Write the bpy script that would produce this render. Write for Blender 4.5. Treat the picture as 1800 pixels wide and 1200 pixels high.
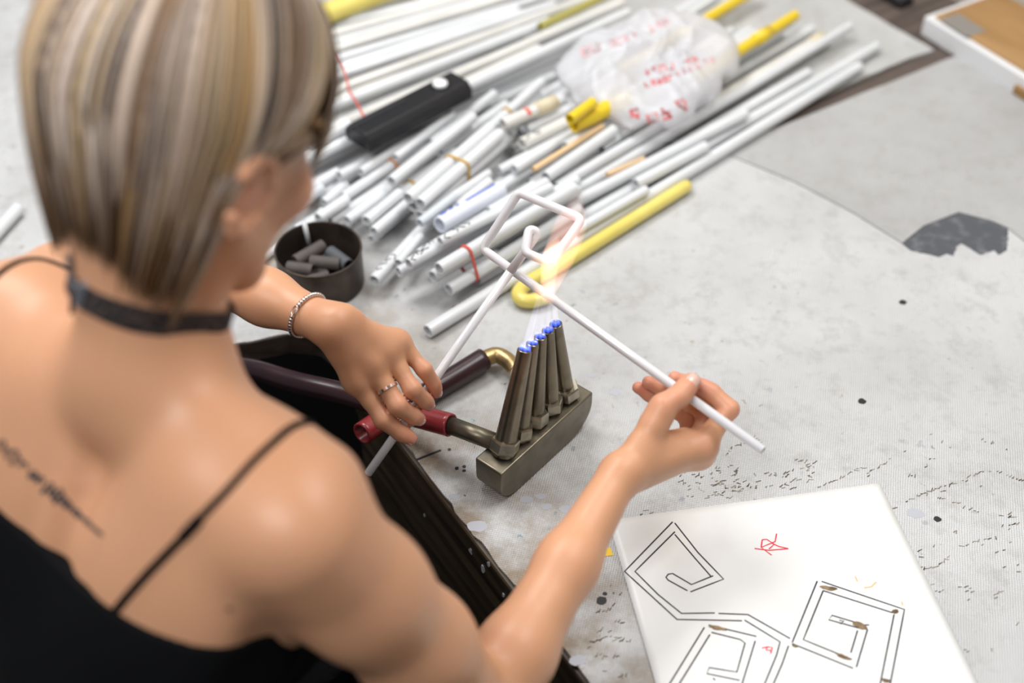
import bpy, bmesh, math, random
import numpy as np
from mathutils import Vector, Matrix

random.seed(7)
rng = np.random.default_rng(11)
for o in list(bpy.data.objects):
    bpy.data.objects.remove(o, do_unlink=True)
scene = bpy.context.scene
col = scene.collection

# ------------------------------------------------------------------ camera
T = 0.75                      # bench height
H = 1.12                      # camera height above the bench
PITCH = math.radians(43.2)
FPX = 2400.0                  # focal length in pixels of the 1800 px wide frame
SP, CP = math.sin(PITCH), math.cos(PITCH)
CAM = np.array([0.0, 0.0, T + H])
cd = bpy.data.cameras.new('camera')
cam = bpy.data.objects.new('camera', cd)
col.objects.link(cam)
cam.location = CAM
cam.rotation_euler = (math.pi / 2 - PITCH, 0, 0)
cd.sensor_width = 36.0
cd.lens = FPX / 1800.0 * 36.0
cd.clip_start = 0.02
cd.dof.use_dof = True
cd.dof.focus_distance = 1.45
cd.dof.aperture_fstop = 2.0
scene.camera = cam

# ------------------------------------------------------------------ world, lights, exposure
w = bpy.data.worlds.new('room_light')
scene.world = w
w.use_nodes = True
w.node_tree.nodes['Background'].inputs[0].default_value = (0.90, 0.95, 1.0, 1)
w.node_tree.nodes['Background'].inputs[1].default_value = 0.27


def area(name, loc, target, size, power, color=(1, 1, 1), sy=None):
    l = bpy.data.lights.new(name, 'AREA')
    l.energy = power
    l.color = color
    l.shape = 'RECTANGLE'
    l.size = size
    l.size_y = sy or size
    o = bpy.data.objects.new(name, l)
    col.objects.link(o)
    o.location = loc
    d = Vector(target) - Vector(loc)
    o.rotation_euler = d.to_track_quat('-Z', 'Y').to_euler()
    return o


area('ceiling_light_panel', (-0.8, 2.0, 3.0), (-0.1, 1.3, 0.75), 1.3, 54, (1.0, 0.995, 0.985), 0.7)
area('ceiling_light_panel', (0.9, 1.5, 3.0), (0.2, 1.2, 0.75), 1.3, 38, (1.0, 0.995, 0.985), 0.7)
area('ceiling_light_panel', (-0.9, -0.1, 3.0), (-0.2, 0.8, 0.9), 1.3, 44, (1.0, 0.995, 0.985), 0.7)
vs = scene.view_settings
vs.view_transform = 'Standard'
vs.look = 'None'
vs.gamma = 1.0
vs.use_curve_mapping = False
vs.exposure = -0.32

# ------------------------------------------------------------------ pixel <-> world


def ray(px, py):
    u = (px - 900.0) / FPX
    v = (py - 600.0) / FPX
    return np.array([u, CP - v * SP, -SP - v * CP])


def PD(px, py, d):
    """point seen at pixel (1800x1200 frame) at distance d along the view axis"""
    return CAM + ray(px, py) * d


def PZ(px, py, z=0.0):
    """point seen at pixel at height z above the bench"""
    r = ray(px, py)
    return CAM + r * ((H - z) / -r[2])


def nrm(a):
    a = np.asarray(a, float)
    return a / (np.linalg.norm(a) + 1e-12)


# ------------------------------------------------------------------ materials
MATS = {}


def mat(name, color, rough=0.5, metal=0.0, spec=0.5, var=None, bump=None, sss=0.0, sssr=(1, .3, .15),
        coat=0.0, trans=0.0, vcol=None, ior=1.45, alpha=1.0, emit=None, emit_s=0.0):
    if name in MATS:
        return MATS[name]
    m = bpy.data.materials.new(name)
    m.use_nodes = True
    nt = m.node_tree
    b = nt.nodes['Principled BSDF']
    b.inputs['Base Color'].default_value = (*color, 1)
    b.inputs['Roughness'].default_value = rough
    b.inputs['Metallic'].default_value = metal
    b.inputs['Specular IOR Level'].default_value = spec
    b.inputs['IOR'].default_value = ior
    b.inputs['Coat Weight'].default_value = coat
    b.inputs['Coat Roughness'].default_value = 0.06
    b.inputs['Transmission Weight'].default_value = trans
    b.inputs['Alpha'].default_value = alpha
    if emit:
        b.inputs['Emission Color'].default_value = (*emit, 1)
        b.inputs['Emission Strength'].default_value = emit_s
    if sss:
        b.inputs['Subsurface Weight'].default_value = sss
        b.inputs['Subsurface Radius'].default_value = sssr
        b.inputs['Subsurface Scale'].default_value = 0.008
    geo = nt.nodes.new('ShaderNodeNewGeometry')
    base = None
    if vcol:
        a = nt.nodes.new('ShaderNodeAttribute')
        a.attribute_name = vcol
        base = a.outputs['Color']
        nt.links.new(base, b.inputs['Base Color'])
    if var:
        sc, col2, lo, hi = var
        n = nt.nodes.new('ShaderNodeTexNoise')
        n.inputs['Scale'].default_value = sc
        n.inputs['Detail'].default_value = 6
        nt.links.new(geo.outputs['Position'], n.inputs['Vector'])
        r = nt.nodes.new('ShaderNodeMapRange')
        r.inputs['From Min'].default_value = lo
        r.inputs['From Max'].default_value = hi
        nt.links.new(n.outputs['Fac'], r.inputs['Value'])
        mx = nt.nodes.new('ShaderNodeMix')
        mx.data_type = 'RGBA'
        if base:
            nt.links.new(base, mx.inputs['A'])
        else:
            mx.inputs['A'].default_value = (*color, 1)
        mx.inputs['B'].default_value = (*col2, 1)
        nt.links.new(r.outputs['Result'], mx.inputs['Factor'])
        nt.links.new(mx.outputs['Result'], b.inputs['Base Color'])
    if bump:
        sc, st, dist = bump
        n2 = nt.nodes.new('ShaderNodeTexNoise')
        n2.inputs['Scale'].default_value = sc
        n2.inputs['Detail'].default_value = 5
        nt.links.new(geo.outputs['Position'], n2.inputs['Vector'])
        bp = nt.nodes.new('ShaderNodeBump')
        bp.inputs['Strength'].default_value = st
        bp.inputs['Distance'].default_value = dist
        nt.links.new(n2.outputs['Fac'], bp.inputs['Height'])
        nt.links.new(bp.outputs['Normal'], b.inputs['Normal'])
    MATS[name] = m
    return m


class NT:
    """tiny node builder"""

    def __init__(self, name):
        self.m = bpy.data.materials.new(name)
        self.m.use_nodes = True
        self.t = self.m.node_tree
        self.b = self.t.nodes['Principled BSDF']
        self.out = self.t.nodes['Material Output']

    def n(self, kind, ins=None, **attrs):
        nd = self.t.nodes.new(kind)
        for k, v in attrs.items():
            setattr(nd, k, v)
        for k, v in (ins or {}).items():
            s = nd.inputs[k]
            if isinstance(v, bpy.types.NodeSocket):
                self.t.links.new(v, s)
            else:
                s.default_value = v
        return nd

    def math(self, op, a, b=0.0, c=0.0):
        return self.n('ShaderNodeMath', {0: a, 1: b, 2: c}, operation=op).outputs[0]

    def mix(self, f, a, b, blend='MIX'):
        nd = self.t.nodes.new('ShaderNodeMix')
        nd.data_type = 'RGBA'
        nd.blend_type = blend
        for k, v in (('Factor', f), ('A', a), ('B', b)):
            s = nd.inputs[k] if k == 'Factor' else [x for x in nd.inputs if x.name == k and x.type == 'RGBA'][0]
            if isinstance(v, bpy.types.NodeSocket):
                self.t.links.new(v, s)
            else:
                s.default_value = (*v, 1) if isinstance(v, tuple) and len(v) == 3 else v
        return [x for x in nd.outputs if x.type == 'RGBA'][0]

    def mr(self, v, a, b, c=0.0, d=1.0):
        return self.n('ShaderNodeMapRange', {'Value': v, 'From Min': a, 'From Max': b, 'To Min': c, 'To Max': d}).outputs[0]

    def link(self, a, b):
        self.t.links.new(a, b)


# plan geometry of the bench front edge
E1, E0 = PZ(714, 783), PZ(1035, 1196)
EDIR = nrm((E0 - E1) * [1, 1, 0])            # along the edge, towards lower right
ENRM = np.array([-EDIR[1], EDIR[0], 0])      # towards the far side of the bench
if ENRM[1] < 0:
    ENRM = -ENRM
EC = float(np.dot(E1[:2], ENRM[:2]))


def cloth_mat(name, c1, c2, edge=True):
    k = NT(name)
    geo = k.n('ShaderNodeNewGeometry')
    pos = geo.outputs['Position']
    ang = math.atan2(EDIR[1], EDIR[0])
    mp = k.n('ShaderNodeMapping', {'Vector': pos, 'Rotation': (0, 0, -ang)})
    sep = k.n('ShaderNodeSeparateXYZ', {0: mp.outputs[0]})
    per = 2 * math.pi / 0.0036
    wob = k.n('ShaderNodeTexNoise', {'Vector': pos, 'Scale': 60.0, 'Detail': 2.0}).outputs['Fac']
    sx = k.math('SINE', k.math('ADD', k.math('MULTIPLY', sep.outputs[0], per), k.math('MULTIPLY', wob, 3.0)))
    sy = k.math('SINE', k.math('ADD', k.math('MULTIPLY', sep.outputs[1], per), k.math('MULTIPLY', wob, 3.0)))
    weave = k.math('MULTIPLY', sx, sy)
    n1 = k.n('ShaderNodeTexNoise', {'Vector': pos, 'Scale': 4.0, 'Detail': 8.0, 'Roughness': 0.62}).outputs['Fac']
    base = k.mix(k.mr(n1, 0.40, 0.68), c1, c2)
    n2 = k.n('ShaderNodeTexNoise', {'Vector': pos, 'Scale': 38.0, 'Detail': 6.0, 'Roughness': 0.7}).outputs['Fac']
    base = k.mix(k.mr(n2, 0.50, 0.78, 0, 0.60), base, (0.36, 0.34, 0.32))
    # weave shade painted into the colour: gaps between the threads darkened
    base = k.mix(k.mr(weave, 0.1, 1.0, 0, 0.36), base, (0.28, 0.26, 0.24))
    dist = k.math('SUBTRACT', k.n('ShaderNodeVectorMath', {0: pos, 1: tuple(ENRM)}, operation='DOT_PRODUCT').outputs['Value'], EC)
    if edge:
        n3 = k.n('ShaderNodeTexNoise', {'Vector': pos, 'Scale': 16.0, 'Detail': 7.0, 'Roughness': 0.65}).outputs['Fac']
        e = k.math('MULTIPLY', k.math('MULTIPLY', k.mr(dist, 0.0, 0.16, 1, 0), k.mr(dist, -0.05, -0.02, 0, 1)), k.mr(n3, 0.40, 0.60))
        base = k.mix(k.math('MULTIPLY', e, 0.85), base, (0.30, 0.225, 0.15))
    # paint and soot specks
    for sc, thr, colr, dens in ((95.0, 0.13, (0.07, 0.06, 0.05), 0.93), (52.0, 0.17, (0.36, 0.36, 0.40), 0.92),
                                (80.0, 0.15, (0.33, 0.22, 0.12), 0.94), (60.0, 0.12, (0.22, 0.36, 0.42), 0.97)):
        nd = k.n('ShaderNodeTexNoise', {'Vector': pos, 'Scale': sc * 2.2, 'Detail': 3.0})
        pv = k.n('ShaderNodeVectorMath', {0: pos, 1: k.n('ShaderNodeVectorMath', {0: nd.outputs['Color'], 1: (0.018, 0.018, 0.018)}, operation='MULTIPLY').outputs[0]}, operation='ADD').outputs[0]
        flat = k.n('ShaderNodeVectorMath', {0: pv, 1: (1, 1, 0)}, operation='MULTIPLY').outputs[0]
        v = k.n('ShaderNodeTexVoronoi', {'Vector': flat, 'Scale': sc})
        sel = k.math('GREATER_THAN', k.n('ShaderNodeSeparateColor', {0: v.outputs['Color']}).outputs[0], dens)
        msk = k.math('MULTIPLY', sel, k.mr(v.outputs['Distance'], thr * 0.8, thr * 1.3, 0.85, 0))
        near = k.mr(dist, 0.15, 0.75, 1.0, 0.18)
        base = k.mix(k.math('MULTIPLY', msk, near), base, colr)
    k.link(base, k.b.inputs['Base Color'])
    k.b.inputs['Roughness'].default_value = 0.85
    k.b.inputs['Specular IOR Level'].default_value = 0.25
    h = k.math('ADD', k.math('MULTIPLY', weave, -0.6), k.math('MULTIPLY', n2, 0.8))
    bp = k.n('ShaderNodeBump', {'Height': h, 'Strength': 0.8, 'Distance': 0.0012})
    k.link(bp.outputs[0], k.b.inputs['Normal'])
    return k.m


def wood_mat(name, c1, c2, axis, rough=0.4, scale=18.0, bumpd=0.0006):
    k = NT(name)
    pos = k.n('ShaderNodeNewGeometry').outputs['Position']
    ang = math.atan2(axis[1], axis[0])
    mp = k.n('ShaderNodeMapping', {'Vector': pos, 'Rotation': (0, 0, -ang), 'Scale': (1, 1, 1)})
    st = k.n('ShaderNodeVectorMath', {0: mp.outputs[0], 1: (1.4, scale, scale)}, operation='MULTIPLY').outputs[0]
    n = k.n('ShaderNodeTexNoise', {'Vector': st, 'Scale': 2.2, 'Detail': 7.0, 'Roughness': 0.6, 'Distortion': 0.6}).outputs['Fac']
    c = k.mix(k.mr(n, 0.36, 0.66), c1, c2)
    k.link(c, k.b.inputs['Base Color'])
    k.b.inputs['Roughness'].default_value = rough
    k.b.inputs['Specular IOR Level'].default_value = 0.3
    bp = k.n('ShaderNodeBump', {'Height': n, 'Strength': 0.7, 'Distance': bumpd})
    k.link(bp.outputs[0], k.b.inputs['Normal'])
    return k.m


# ------------------------------------------------------------------ mesh helpers
ORI = {}


def link_mesh(name, V, F, m, parent=None, smooth=True, origin=None, vcol=None):
    """V world coordinates (n,3); F list of index tuples or an int array (n,3|4)"""
    V = np.asarray(V, float)
    if parent is not None:
        org = ORI[parent.name] if origin is None else np.asarray(origin, float)
    else:
        org = np.array([(V[:, 0].min() + V[:, 0].max()) / 2, (V[:, 1].min() + V[:, 1].max()) / 2, V[:, 2].min()]) if origin is None else np.asarray(origin, float)
    L = (V - org)
    me = bpy.data.meshes.new(name)
    if isinstance(F, np.ndarray):
        n = F.shape[1]
        me.vertices.add(len(L))
        me.vertices.foreach_set('co', L.astype(np.float32).ravel())
        me.loops.add(F.size)
        me.loops.foreach_set('vertex_index', F.astype(np.int32).ravel())
        me.polygons.add(len(F))
        me.polygons.foreach_set('loop_start', np.arange(0, F.size, n, dtype=np.int32))
        me.update(calc_edges=True)
        me.validate()
    else:
        me.from_pydata([tuple(v) for v in L], [], [tuple(int(i) for i in f) for f in F])
        me.update()
    if smooth:
        me.polygons.foreach_set('use_smooth', np.ones(len(me.polygons), bool))
    if vcol is not None:
        at = me.color_attributes.new('tint', 'FLOAT_COLOR', 'POINT')
        c = np.ones((len(L), 4), np.float32)
        c[:, :3] = vcol
        at.data.foreach_set('color', c.ravel())
    me.materials.append(m)
    o = bpy.data.objects.new(name, me)
    col.objects.link(o)
    if parent is not None:
        o.parent = parent
        o.location = org - ORI[parent.name]
    else:
        o.location = org
    ORI[o.name] = org
    return o


def tag(o, label=None, cat=None, group=None, kind=None):
    if label:
        o['label'] = label
    if cat:
        o['category'] = cat
    if group:
        o['group'] = group
    if kind:
        o['kind'] = kind
    return o


def thing(name, label, cat, loc, group=None):
    o = bpy.data.objects.new(name, None)
    col.objects.link(o)
    o.empty_display_size = 0.02
    o.location = loc
    ORI[o.name] = np.asarray(loc, float)
    return tag(o, label, cat, group)


def autosmooth(o, ang=35):
    me = o.data
    bm = bmesh.new()
    bm.from_mesh(me)
    for e in bm.edges:
        if len(e.link_faces) == 2 and e.calc_face_angle(0) > math.radians(ang):
            e.smooth = False
    bm.to_mesh(me)
    bm.free()
    return o


def bevel(o, wdt, seg=2, ang=30):
    md = o.modifiers.new('bevel', 'BEVEL')
    md.width = wdt
    md.segments = seg
    md.limit_method = 'ANGLE'
    md.angle_limit = math.radians(ang)
    md.harden_normals = False
    return o


def fillet(pts, r, n=6):
    pts = [np.asarray(p, float) for p in pts]
    rs = r if isinstance(r, (list, tuple)) else [r] * len(pts)
    out = [pts[0]]
    for i in range(1, len(pts) - 1):
        a, b, c = pts[i - 1], pts[i], pts[i + 1]
        u, v = nrm(a - b), nrm(c - b)
        ang = math.acos(max(-1, min(1, float(np.dot(u, v)))))
        d = min(rs[i] / max(math.tan(ang / 2), 1e-3), 0.48 * np.linalg.norm(a - b), 0.48 * np.linalg.norm(c - b))
        p0, p2 = b + u * d, b + v * d
        for k in range(n + 1):
            t = k / n
            out.append((1 - t) ** 2 * p0 + 2 * t * (1 - t) * b + t * t * p2)
    out.append(pts[-1])
    return np.array(out)


def smooth_path(pts, n=40):
    """Catmull-Rom through points"""
    P = np.array(pts, float)
    P = np.vstack([2 * P[0] - P[1], P, 2 * P[-1] - P[-2]])
    segs = len(P) - 3
    out = []
    for i in range(segs):
        m = max(2, n // segs)
        for k in range(m):
            t = k / m
            a, b, c, d = P[i], P[i + 1], P[i + 2], P[i + 3]
            out.append(0.5 * ((2 * b) + (c - a) * t + (2 * a - 5 * b + 4 * c - d) * t * t + (3 * b - a - 3 * c + d) * t ** 3))
    out.append(P[-2])
    return np.array(out)


def frames(path, closed=False):
    path = np.asarray(path, float)
    if closed:
        tg = np.roll(path, -1, 0) - np.roll(path, 1, 0)
    else:
        tg = np.gradient(path, axis=0)
    tg /= np.linalg.norm(tg, axis=1)[:, None] + 1e-12
    up = np.array([0, 0, 1.0]) if abs(tg[0][2]) < 0.9 else np.array([1.0, 0, 0])
    N = np.zeros_like(path)
    n = nrm(up - tg[0] * np.dot(up, tg[0]))
    for i in range(len(path)):
        n = nrm(n - tg[i] * np.dot(n, tg[i]))
        N[i] = n
    return tg, N, np.cross(tg, N)


def sweep(path, r, n=12, cap='flat', closed=False, sq=None):
    """tube along path; cap: flat | open (hollow look) | round | none; sq=(a,b) scales section"""
    path = np.asarray(path, float)
    r = np.full(len(path), r) if np.isscalar(r) else np.asarray(r, float)
    tg, N, B = frames(path, closed)
    if cap == 'round':
        pre = [(path[0] - tg[0] * r[0] * s, r[0] * q, tg[0], N[0], B[0]) for s, q in ((0.98, 0.15), (0.8, 0.6), (0.45, 0.89))]
        post = [(path[-1] + tg[-1] * r[-1] * s, r[-1] * q, tg[-1], N[-1], B[-1]) for s, q in ((0.45, 0.89), (0.8, 0.6), (0.98, 0.15))]
    elif cap == 'open':
        e0, e1 = path[0], path[-1]
        pre = [(e0 + tg[0] * 0.02, r[0] * 0.70, tg[0], N[0], B[0]), (e0, r[0] * 0.74, tg[0], N[0], B[0]), (e0 - tg[0] * 0.0006, r[0] * 0.87, tg[0], N[0], B[0])]
        post = [(e1 + tg[-1] * 0.0006, r[-1] * 0.87, tg[-1], N[-1], B[-1]), (e1, r[-1] * 0.74, tg[-1], N[-1], B[-1]), (e1 - tg[-1] * 0.02, r[-1] * 0.70, tg[-1], N[-1], B[-1])]
    else:
        pre = post = []
    rings = pre + [(path[i], r[i], tg[i], N[i], B[i]) for i in range(len(path))] + post
    a = np.linspace(0, 2 * math.pi, n, endpoint=False)
    sa, sb = sq or (1, 1)
    V = np.vstack([c[None] + rr * (np.cos(a)[:, None] * nn * sa + np.sin(a)[:, None] * bb * sb) for c, rr, t, nn, bb in rings])
    F = []
    m = len(rings)
    for i in range(m if closed else m - 1):
        j = (i + 1) % m
        for k in range(n):
            k2 = (k + 1) % n
            F.append((i * n + k, i * n + k2, j * n + k2, j * n + k))
    if not closed and cap != 'none':
        F.append(tuple(range(n - 1, -1, -1)))
        F.append(tuple((m - 1) * n + k for k in range(n)))
    return V, F


def join(*vf):
    V, F, off = [], [], 0
    for v, f in vf:
        V.append(np.asarray(v))
        F += [tuple(i + off for i in q) for q in f]
        off += len(v)
    return np.vstack(V), F


def prism(poly, z0, z1):
    """poly list of (x,y), counter-clockwise or not; vertical prism"""
    P = np.array(poly, float)
    a = 0.5 * np.sum(P[:, 0] * np.roll(P[:, 1], -1) - np.roll(P[:, 0], -1) * P[:, 1])
    if a < 0:
        P = P[::-1]
    n = len(P)
    V = np.vstack([np.c_[P, np.full(n, z0)], np.c_[P, np.full(n, z1)]])
    F = [tuple(range(n - 1, -1, -1)), tuple(range(n, 2 * n))]
    F += [(i, (i + 1) % n, n + (i + 1) % n, n + i) for i in range(n)]
    return V, F


def obox(c, ax, ay, az, sx, sy, sz):
    """oriented box, half sizes"""
    c = np.asarray(c, float)
    V = [c + ax * sx * i + ay * sy * j + az * sz * k for k in (-1, 1) for j in (-1, 1) for i in (-1, 1)]
    F = [(0, 2, 3, 1), (4, 5, 7, 6), (0, 1, 5, 4), (2, 6, 7, 3), (0, 4, 6, 2), (1, 3, 7, 5)]
    return np.array(V), F


def lathe(prof, c, n=32, axis=None, xdir=None):
    """profile of (radius, height) about the vertical (or axis) through c"""
    az = np.array([0, 0, 1.0]) if axis is None else nrm(axis)
    ax = np.array([1.0, 0, 0]) if xdir is None else nrm(xdir)
    ax = nrm(ax - az * np.dot(ax, az))
    ay = np.cross(az, ax)
    a = np.linspace(0, 2 * math.pi, n, endpoint=False)
    V = np.vstack([np.asarray(c) + az * h + r * (np.cos(a)[:, None] * ax + np.sin(a)[:, None] * ay) for r, h in prof])
    F = []
    for i in range(len(prof) - 1):
        for k in range(n):
            F.append((i * n + k, i * n + (k + 1) % n, (i + 1) * n + (k + 1) % n, (i + 1) * n + k))
    F.append(tuple(range(n - 1, -1, -1)))
    F.append(tuple((len(prof) - 1) * n + k for k in range(n)))
    return V, F


def ribbon(pts, nors, wdt, th, closed=False):
    """flat band lying on a surface"""
    P = np.asarray(pts, float)
    N = np.asarray(nors, float)
    tg = (np.roll(P, -1, 0) - np.roll(P, 1, 0)) if closed else np.gradient(P, axis=0)
    tg /= np.linalg.norm(tg, axis=1)[:, None] + 1e-12
    S = np.cross(N, tg)
    S /= np.linalg.norm(S, axis=1)[:, None] + 1e-12
    wd = (np.full(len(P), wdt) if np.isscalar(wdt) else np.asarray(wdt))[:, None]
    q = [P - S * wd / 2 - N * th * .5, P + S * wd / 2 - N * th * .5, P + S * wd / 2 * .8 + N * th, P - S * wd / 2 * .8 + N * th]
    n = len(P)
    V = np.vstack([np.array([q[k][i] for k in range(4)]) for i in range(n)])
    F = []
    for i in range(n if closed else n - 1):
        j = (i + 1) % n
        for k in range(4):
            F.append((i * 4 + k, i * 4 + (k + 1) % 4, j * 4 + (k + 1) % 4, j * 4 + k))
    if not closed:
        F += [(3, 2, 1, 0), tuple((n - 1) * 4 + k for k in range(4))]
    return V, F


def flat_strokes(strokes, wd, zf, th=0.0003):
    """strokes: list of lists of plan points; ribbons lying on the height function zf"""
    parts = []
    for s in strokes:
        s = np.asarray(s, float)
        L = np.linalg.norm(np.diff(s[:, :2], axis=0), axis=1)
        pts = [s[0, :2]]
        for i in range(len(s) - 1):
            m = max(1, int(L[i] / 0.012))
            for k in range(1, m + 1):
                pts.append(s[i, :2] + (s[i + 1, :2] - s[i, :2]) * k / m)
        P = np.array([[p[0], p[1], zf(p[0], p[1])] for p in pts])
        N = np.tile([0, 0, 1.0], (len(P), 1))
        parts.append(ribbon(P, N, wd, th))
    return join(*parts)


# ================================================================== THE SETTING
M_wall = mat('wall_paint', (0.62, 0.56, 0.47), 0.9, var=(6, (0.55, 0.49, 0.41), .4, .7), bump=(40, .2, .002))
M_floor = mat('concrete_floor', (0.012, 0.011, 0.010), 0.8, var=(5, (0.006, 0.006, 0.006), .4, .65), bump=(30, .3, .003))
M_wood = wood_mat('bench_wood_dark', (0.018, 0.012, 0.008), (0.105, 0.072, 0.043), EDIR, 0.36, 22)
M_woodtop = wood_mat('bench_wood_top', (0.055, 0.042, 0.036), (0.13, 0.10, 0.085), ENRM, 0.6, 20)

tag(link_mesh('floor', *prism([(-3, -2), (4, -2), (4, 4.5), (-3, 4.5)], -0.06, 0.0), M_floor, smooth=False), kind='structure')
wc = PZ(1700, 0)[:2] + ENRM[:2] * 0.03
wa, wb = wc - EDIR[:2] * 2.6, wc + EDIR[:2] * 2.6
tag(link_mesh('wall_back', *prism([wa, wb, wb + ENRM[:2] * .1, wa + ENRM[:2] * .1], 0, 2.9), M_wall, smooth=False), kind='structure')

# workbench -----------------------------------------------------------------


def ground(px, py, z=0.0):
    return PZ(px, py, z)[:2]


bench = thing('workbench', 'dark stained wooden workbench under the paint-stained canvas', 'workbench', (*(ground(1000, 500)), 0))
FE = [ground(1035, 1196) + EDIR[:2] * 1.15, ground(1035, 1196), ground(714, 783), ground(622, 664)]
notch = [ground(x, y) for x, y in ((600, 625), (560, 592), (505, 586), (440, 600), (390, 606), (362, 596), (240, 572))]
far_l = ground(-380, 520)
depth_b = 1.24
far_k = far_l - EDIR[:2] * 1.0
bl = far_k + ENRM[:2] * (depth_b - (np.dot(far_k, ENRM[:2]) - EC))
br = FE[0] + ENRM[:2] * depth_b
top_poly = FE + notch + [far_l, far_k, bl, br]
# boards of the top, cut along the edge direction
link_mesh('tabletop', *prism(top_poly, T - 0.032, T - 0.003), M_woodtop, bench, smooth=False)
# apron beams below the front edge
az = np.array([0, 0, 1.0])


def beam(p, q, z0, z1, thick, inset, m, name, parent):
    p, q = np.asarray(p), np.asarray(q)
    d = nrm(q - p)
    n = np.array([-d[1], d[0]])
    if np.dot(n, ENRM[:2]) < 0:
        n = -n
    a, b = p + n * inset, q + n * inset
    o = link_mesh(name, *prism([a, b, b + n * thick, a + n * thick], z0, z1), m, parent, smooth=False)
    return bevel(o, 0.004)


beam(FE[0], FE[3], T - 0.055, T - 0.004, 0.03, -0.004, M_wood, 'front_rail', bench)
beam(FE[0], FE[3], T - 0.15, T - 0.055, 0.025, -0.001, M_wood, 'apron_board', bench)
beam(FE[0], FE[3], T - 0.215, T - 0.150, 0.03, 0.006, M_wood, 'apron_board', bench)
beam(notch[-1], far_l, T - 0.12, T - 0.034, 0.025, 0.02, M_wood, 'apron_board', bench)
for c in (FE[0] + ENRM[:2] * .1 - EDIR[:2] * .1, FE[3] + ENRM[:2] * .10 + EDIR[:2] * .08, bl + EDIR[:2] * .1 - ENRM[:2] * .1, br - EDIR[:2] * .1 - ENRM[:2] * .1, far_l + ENRM[:2] * .12 + EDIR[:2] * .1):
    V, F = obox((c[0], c[1], (T - 0.032) / 2), EDIR, ENRM, az, .035, .035, (T - 0.032) / 2)
    bevel(link_mesh('leg', V, F, M_wood, bench, smooth=False), .004)
# paint flakes on the front rail and the pale chip in the notch
M_flake = mat('pale_paint_flake', (0.45, 0.46, 0.49), 0.5)
for (px, py, s) in ((826, 968, .005), (848, 1000, .006), (858, 992, .004), (884, 1046, .0035), (745, 905, .003)):
    r_ = ray(px, py)
    inset = -0.0048
    p_ = CAM + r_ * ((EC + inset - CAM @ ENRM) / (r_ @ ENRM))      # on the face of the front rail
    if p_[2] < T - .054:
        inset = -0.0018
        p_ = CAM + r_ * ((EC + inset - CAM @ ENRM) / (r_ @ ENRM))
    ang_ = np.linspace(0, 2 * math.pi, 9, endpoint=False)
    rr_ = s * (0.6 + 0.5 * rng.random(9))
    q_ = np.array([p_ + rr_[k] * (math.cos(ang_[k]) * EDIR * .7 + math.sin(ang_[k]) * az * 1.1) for k in range(9)])
    V = np.vstack([q_, q_ + ENRM * .0016])
    F = [tuple(range(9)), tuple(range(17, 8, -1))] + [(k, 9 + k, 9 + (k + 1) % 9, (k + 1) % 9) for k in range(9)]
    link_mesh('paint_flake', V, F, M_flake, bench, smooth=False)

# canvas sheets ----------------------------------------------------------------


def jag(pts, amp, step=0.02):
    out = []
    for i in range(len(pts) - 1):
        p, q = np.asarray(pts[i]), np.asarray(pts[i + 1])
        L = np.linalg.norm(q - p)
        m = max(1, int(L / step))
        d = (q - p) / max(L, 1e-9)
        n = np.array([-d[1], d[0]])
        for k in range(m):
            out.append(p + (q - p) * k / m + (n * amp * rng.normal() if k else 0))
    out.append(np.asarray(pts[-1]))
    return out


M_cl1 = cloth_mat('canvas_light', (0.66, 0.665, 0.67), (0.54, 0.54, 0.54))
M_cl2 = cloth_mat('canvas_grey', (0.52, 0.52, 0.52), (0.42, 0.415, 0.41))
M_cl3 = cloth_mat('canvas_back', (0.62, 0.62, 0.615), (0.50, 0.50, 0.49), False)
G = ground
strip_far, strip_near = G(1688, 92), G(1235, 268)
seam = [G(1264, 266), G(1400, 322), G(1500, 375), G(1585, 428)]
patch_top = [G(1585, 428), G(1622, 398), G(1684, 374), G(1745, 390), G(1772, 402)]
right_far = G(1772, 402)
rfp = [right_far, right_far + EDIR[:2] * 0.55 + ENRM[:2] * -.05]
patch_low = [G(1772, 402), G(1770, 440), G(1755, 448), G(1748, 440), G(1722, 448), G(1706, 437), G(1690, 428), G(1680, 434), G(1676, 450), G(1664, 446), G(1650, 452), G(1636, 448), G(1600, 440), G(1585, 428)]
# light front sheet
front_edge = jag([FE[0], FE[1], FE[2], FE[3]], 0.0012, 0.012)
pl = [FE[0] + EDIR[:2] * .02 + ENRM[:2] * .0]
light_poly = front_edge + jag([FE[3]] + notch, 0.0015, .01)[1:] + [far_l - ENRM[:2] * 0.0] + \
    [far_k, far_k + ENRM[:2] * (.506 - (np.dot(far_k, ENRM[:2]) - EC)), G(860, 250), G(1235, 256)] + seam + [p for p in patch_low[::-1]][1:-1] + [rfp[0], rfp[1], FE[0] + ENRM[:2] * 0.62]
V, F = prism(light_poly, T - 0.0028, T)
canvas = link_mesh('canvas_sheet', V, F, M_cl1, smooth=False)
tag(canvas, 'light stained canvas sheet covering the front of the bench under burner and drawing', 'canvas')
# grey sheet right of the dark gap
gpoly = [strip_far + EDIR[:2] * 0.005] + [s for s in seam[:-1]] + patch_top + [rfp[1] + ENRM[:2] * .002, rfp[1] + ENRM[:2] * .36]
gpoly = [p + ENRM[:2] * 0.001 for p in gpoly]
V, F = prism(jag(gpoly + [gpoly[0]], 0.0006, .05)[:-1], T - 0.0028, T + 0.0012)
tag(link_mesh('canvas_sheet', V, F, M_cl2, smooth=False), 'greyer canvas sheet beyond the seam and torn dark patch', 'canvas')
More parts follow.
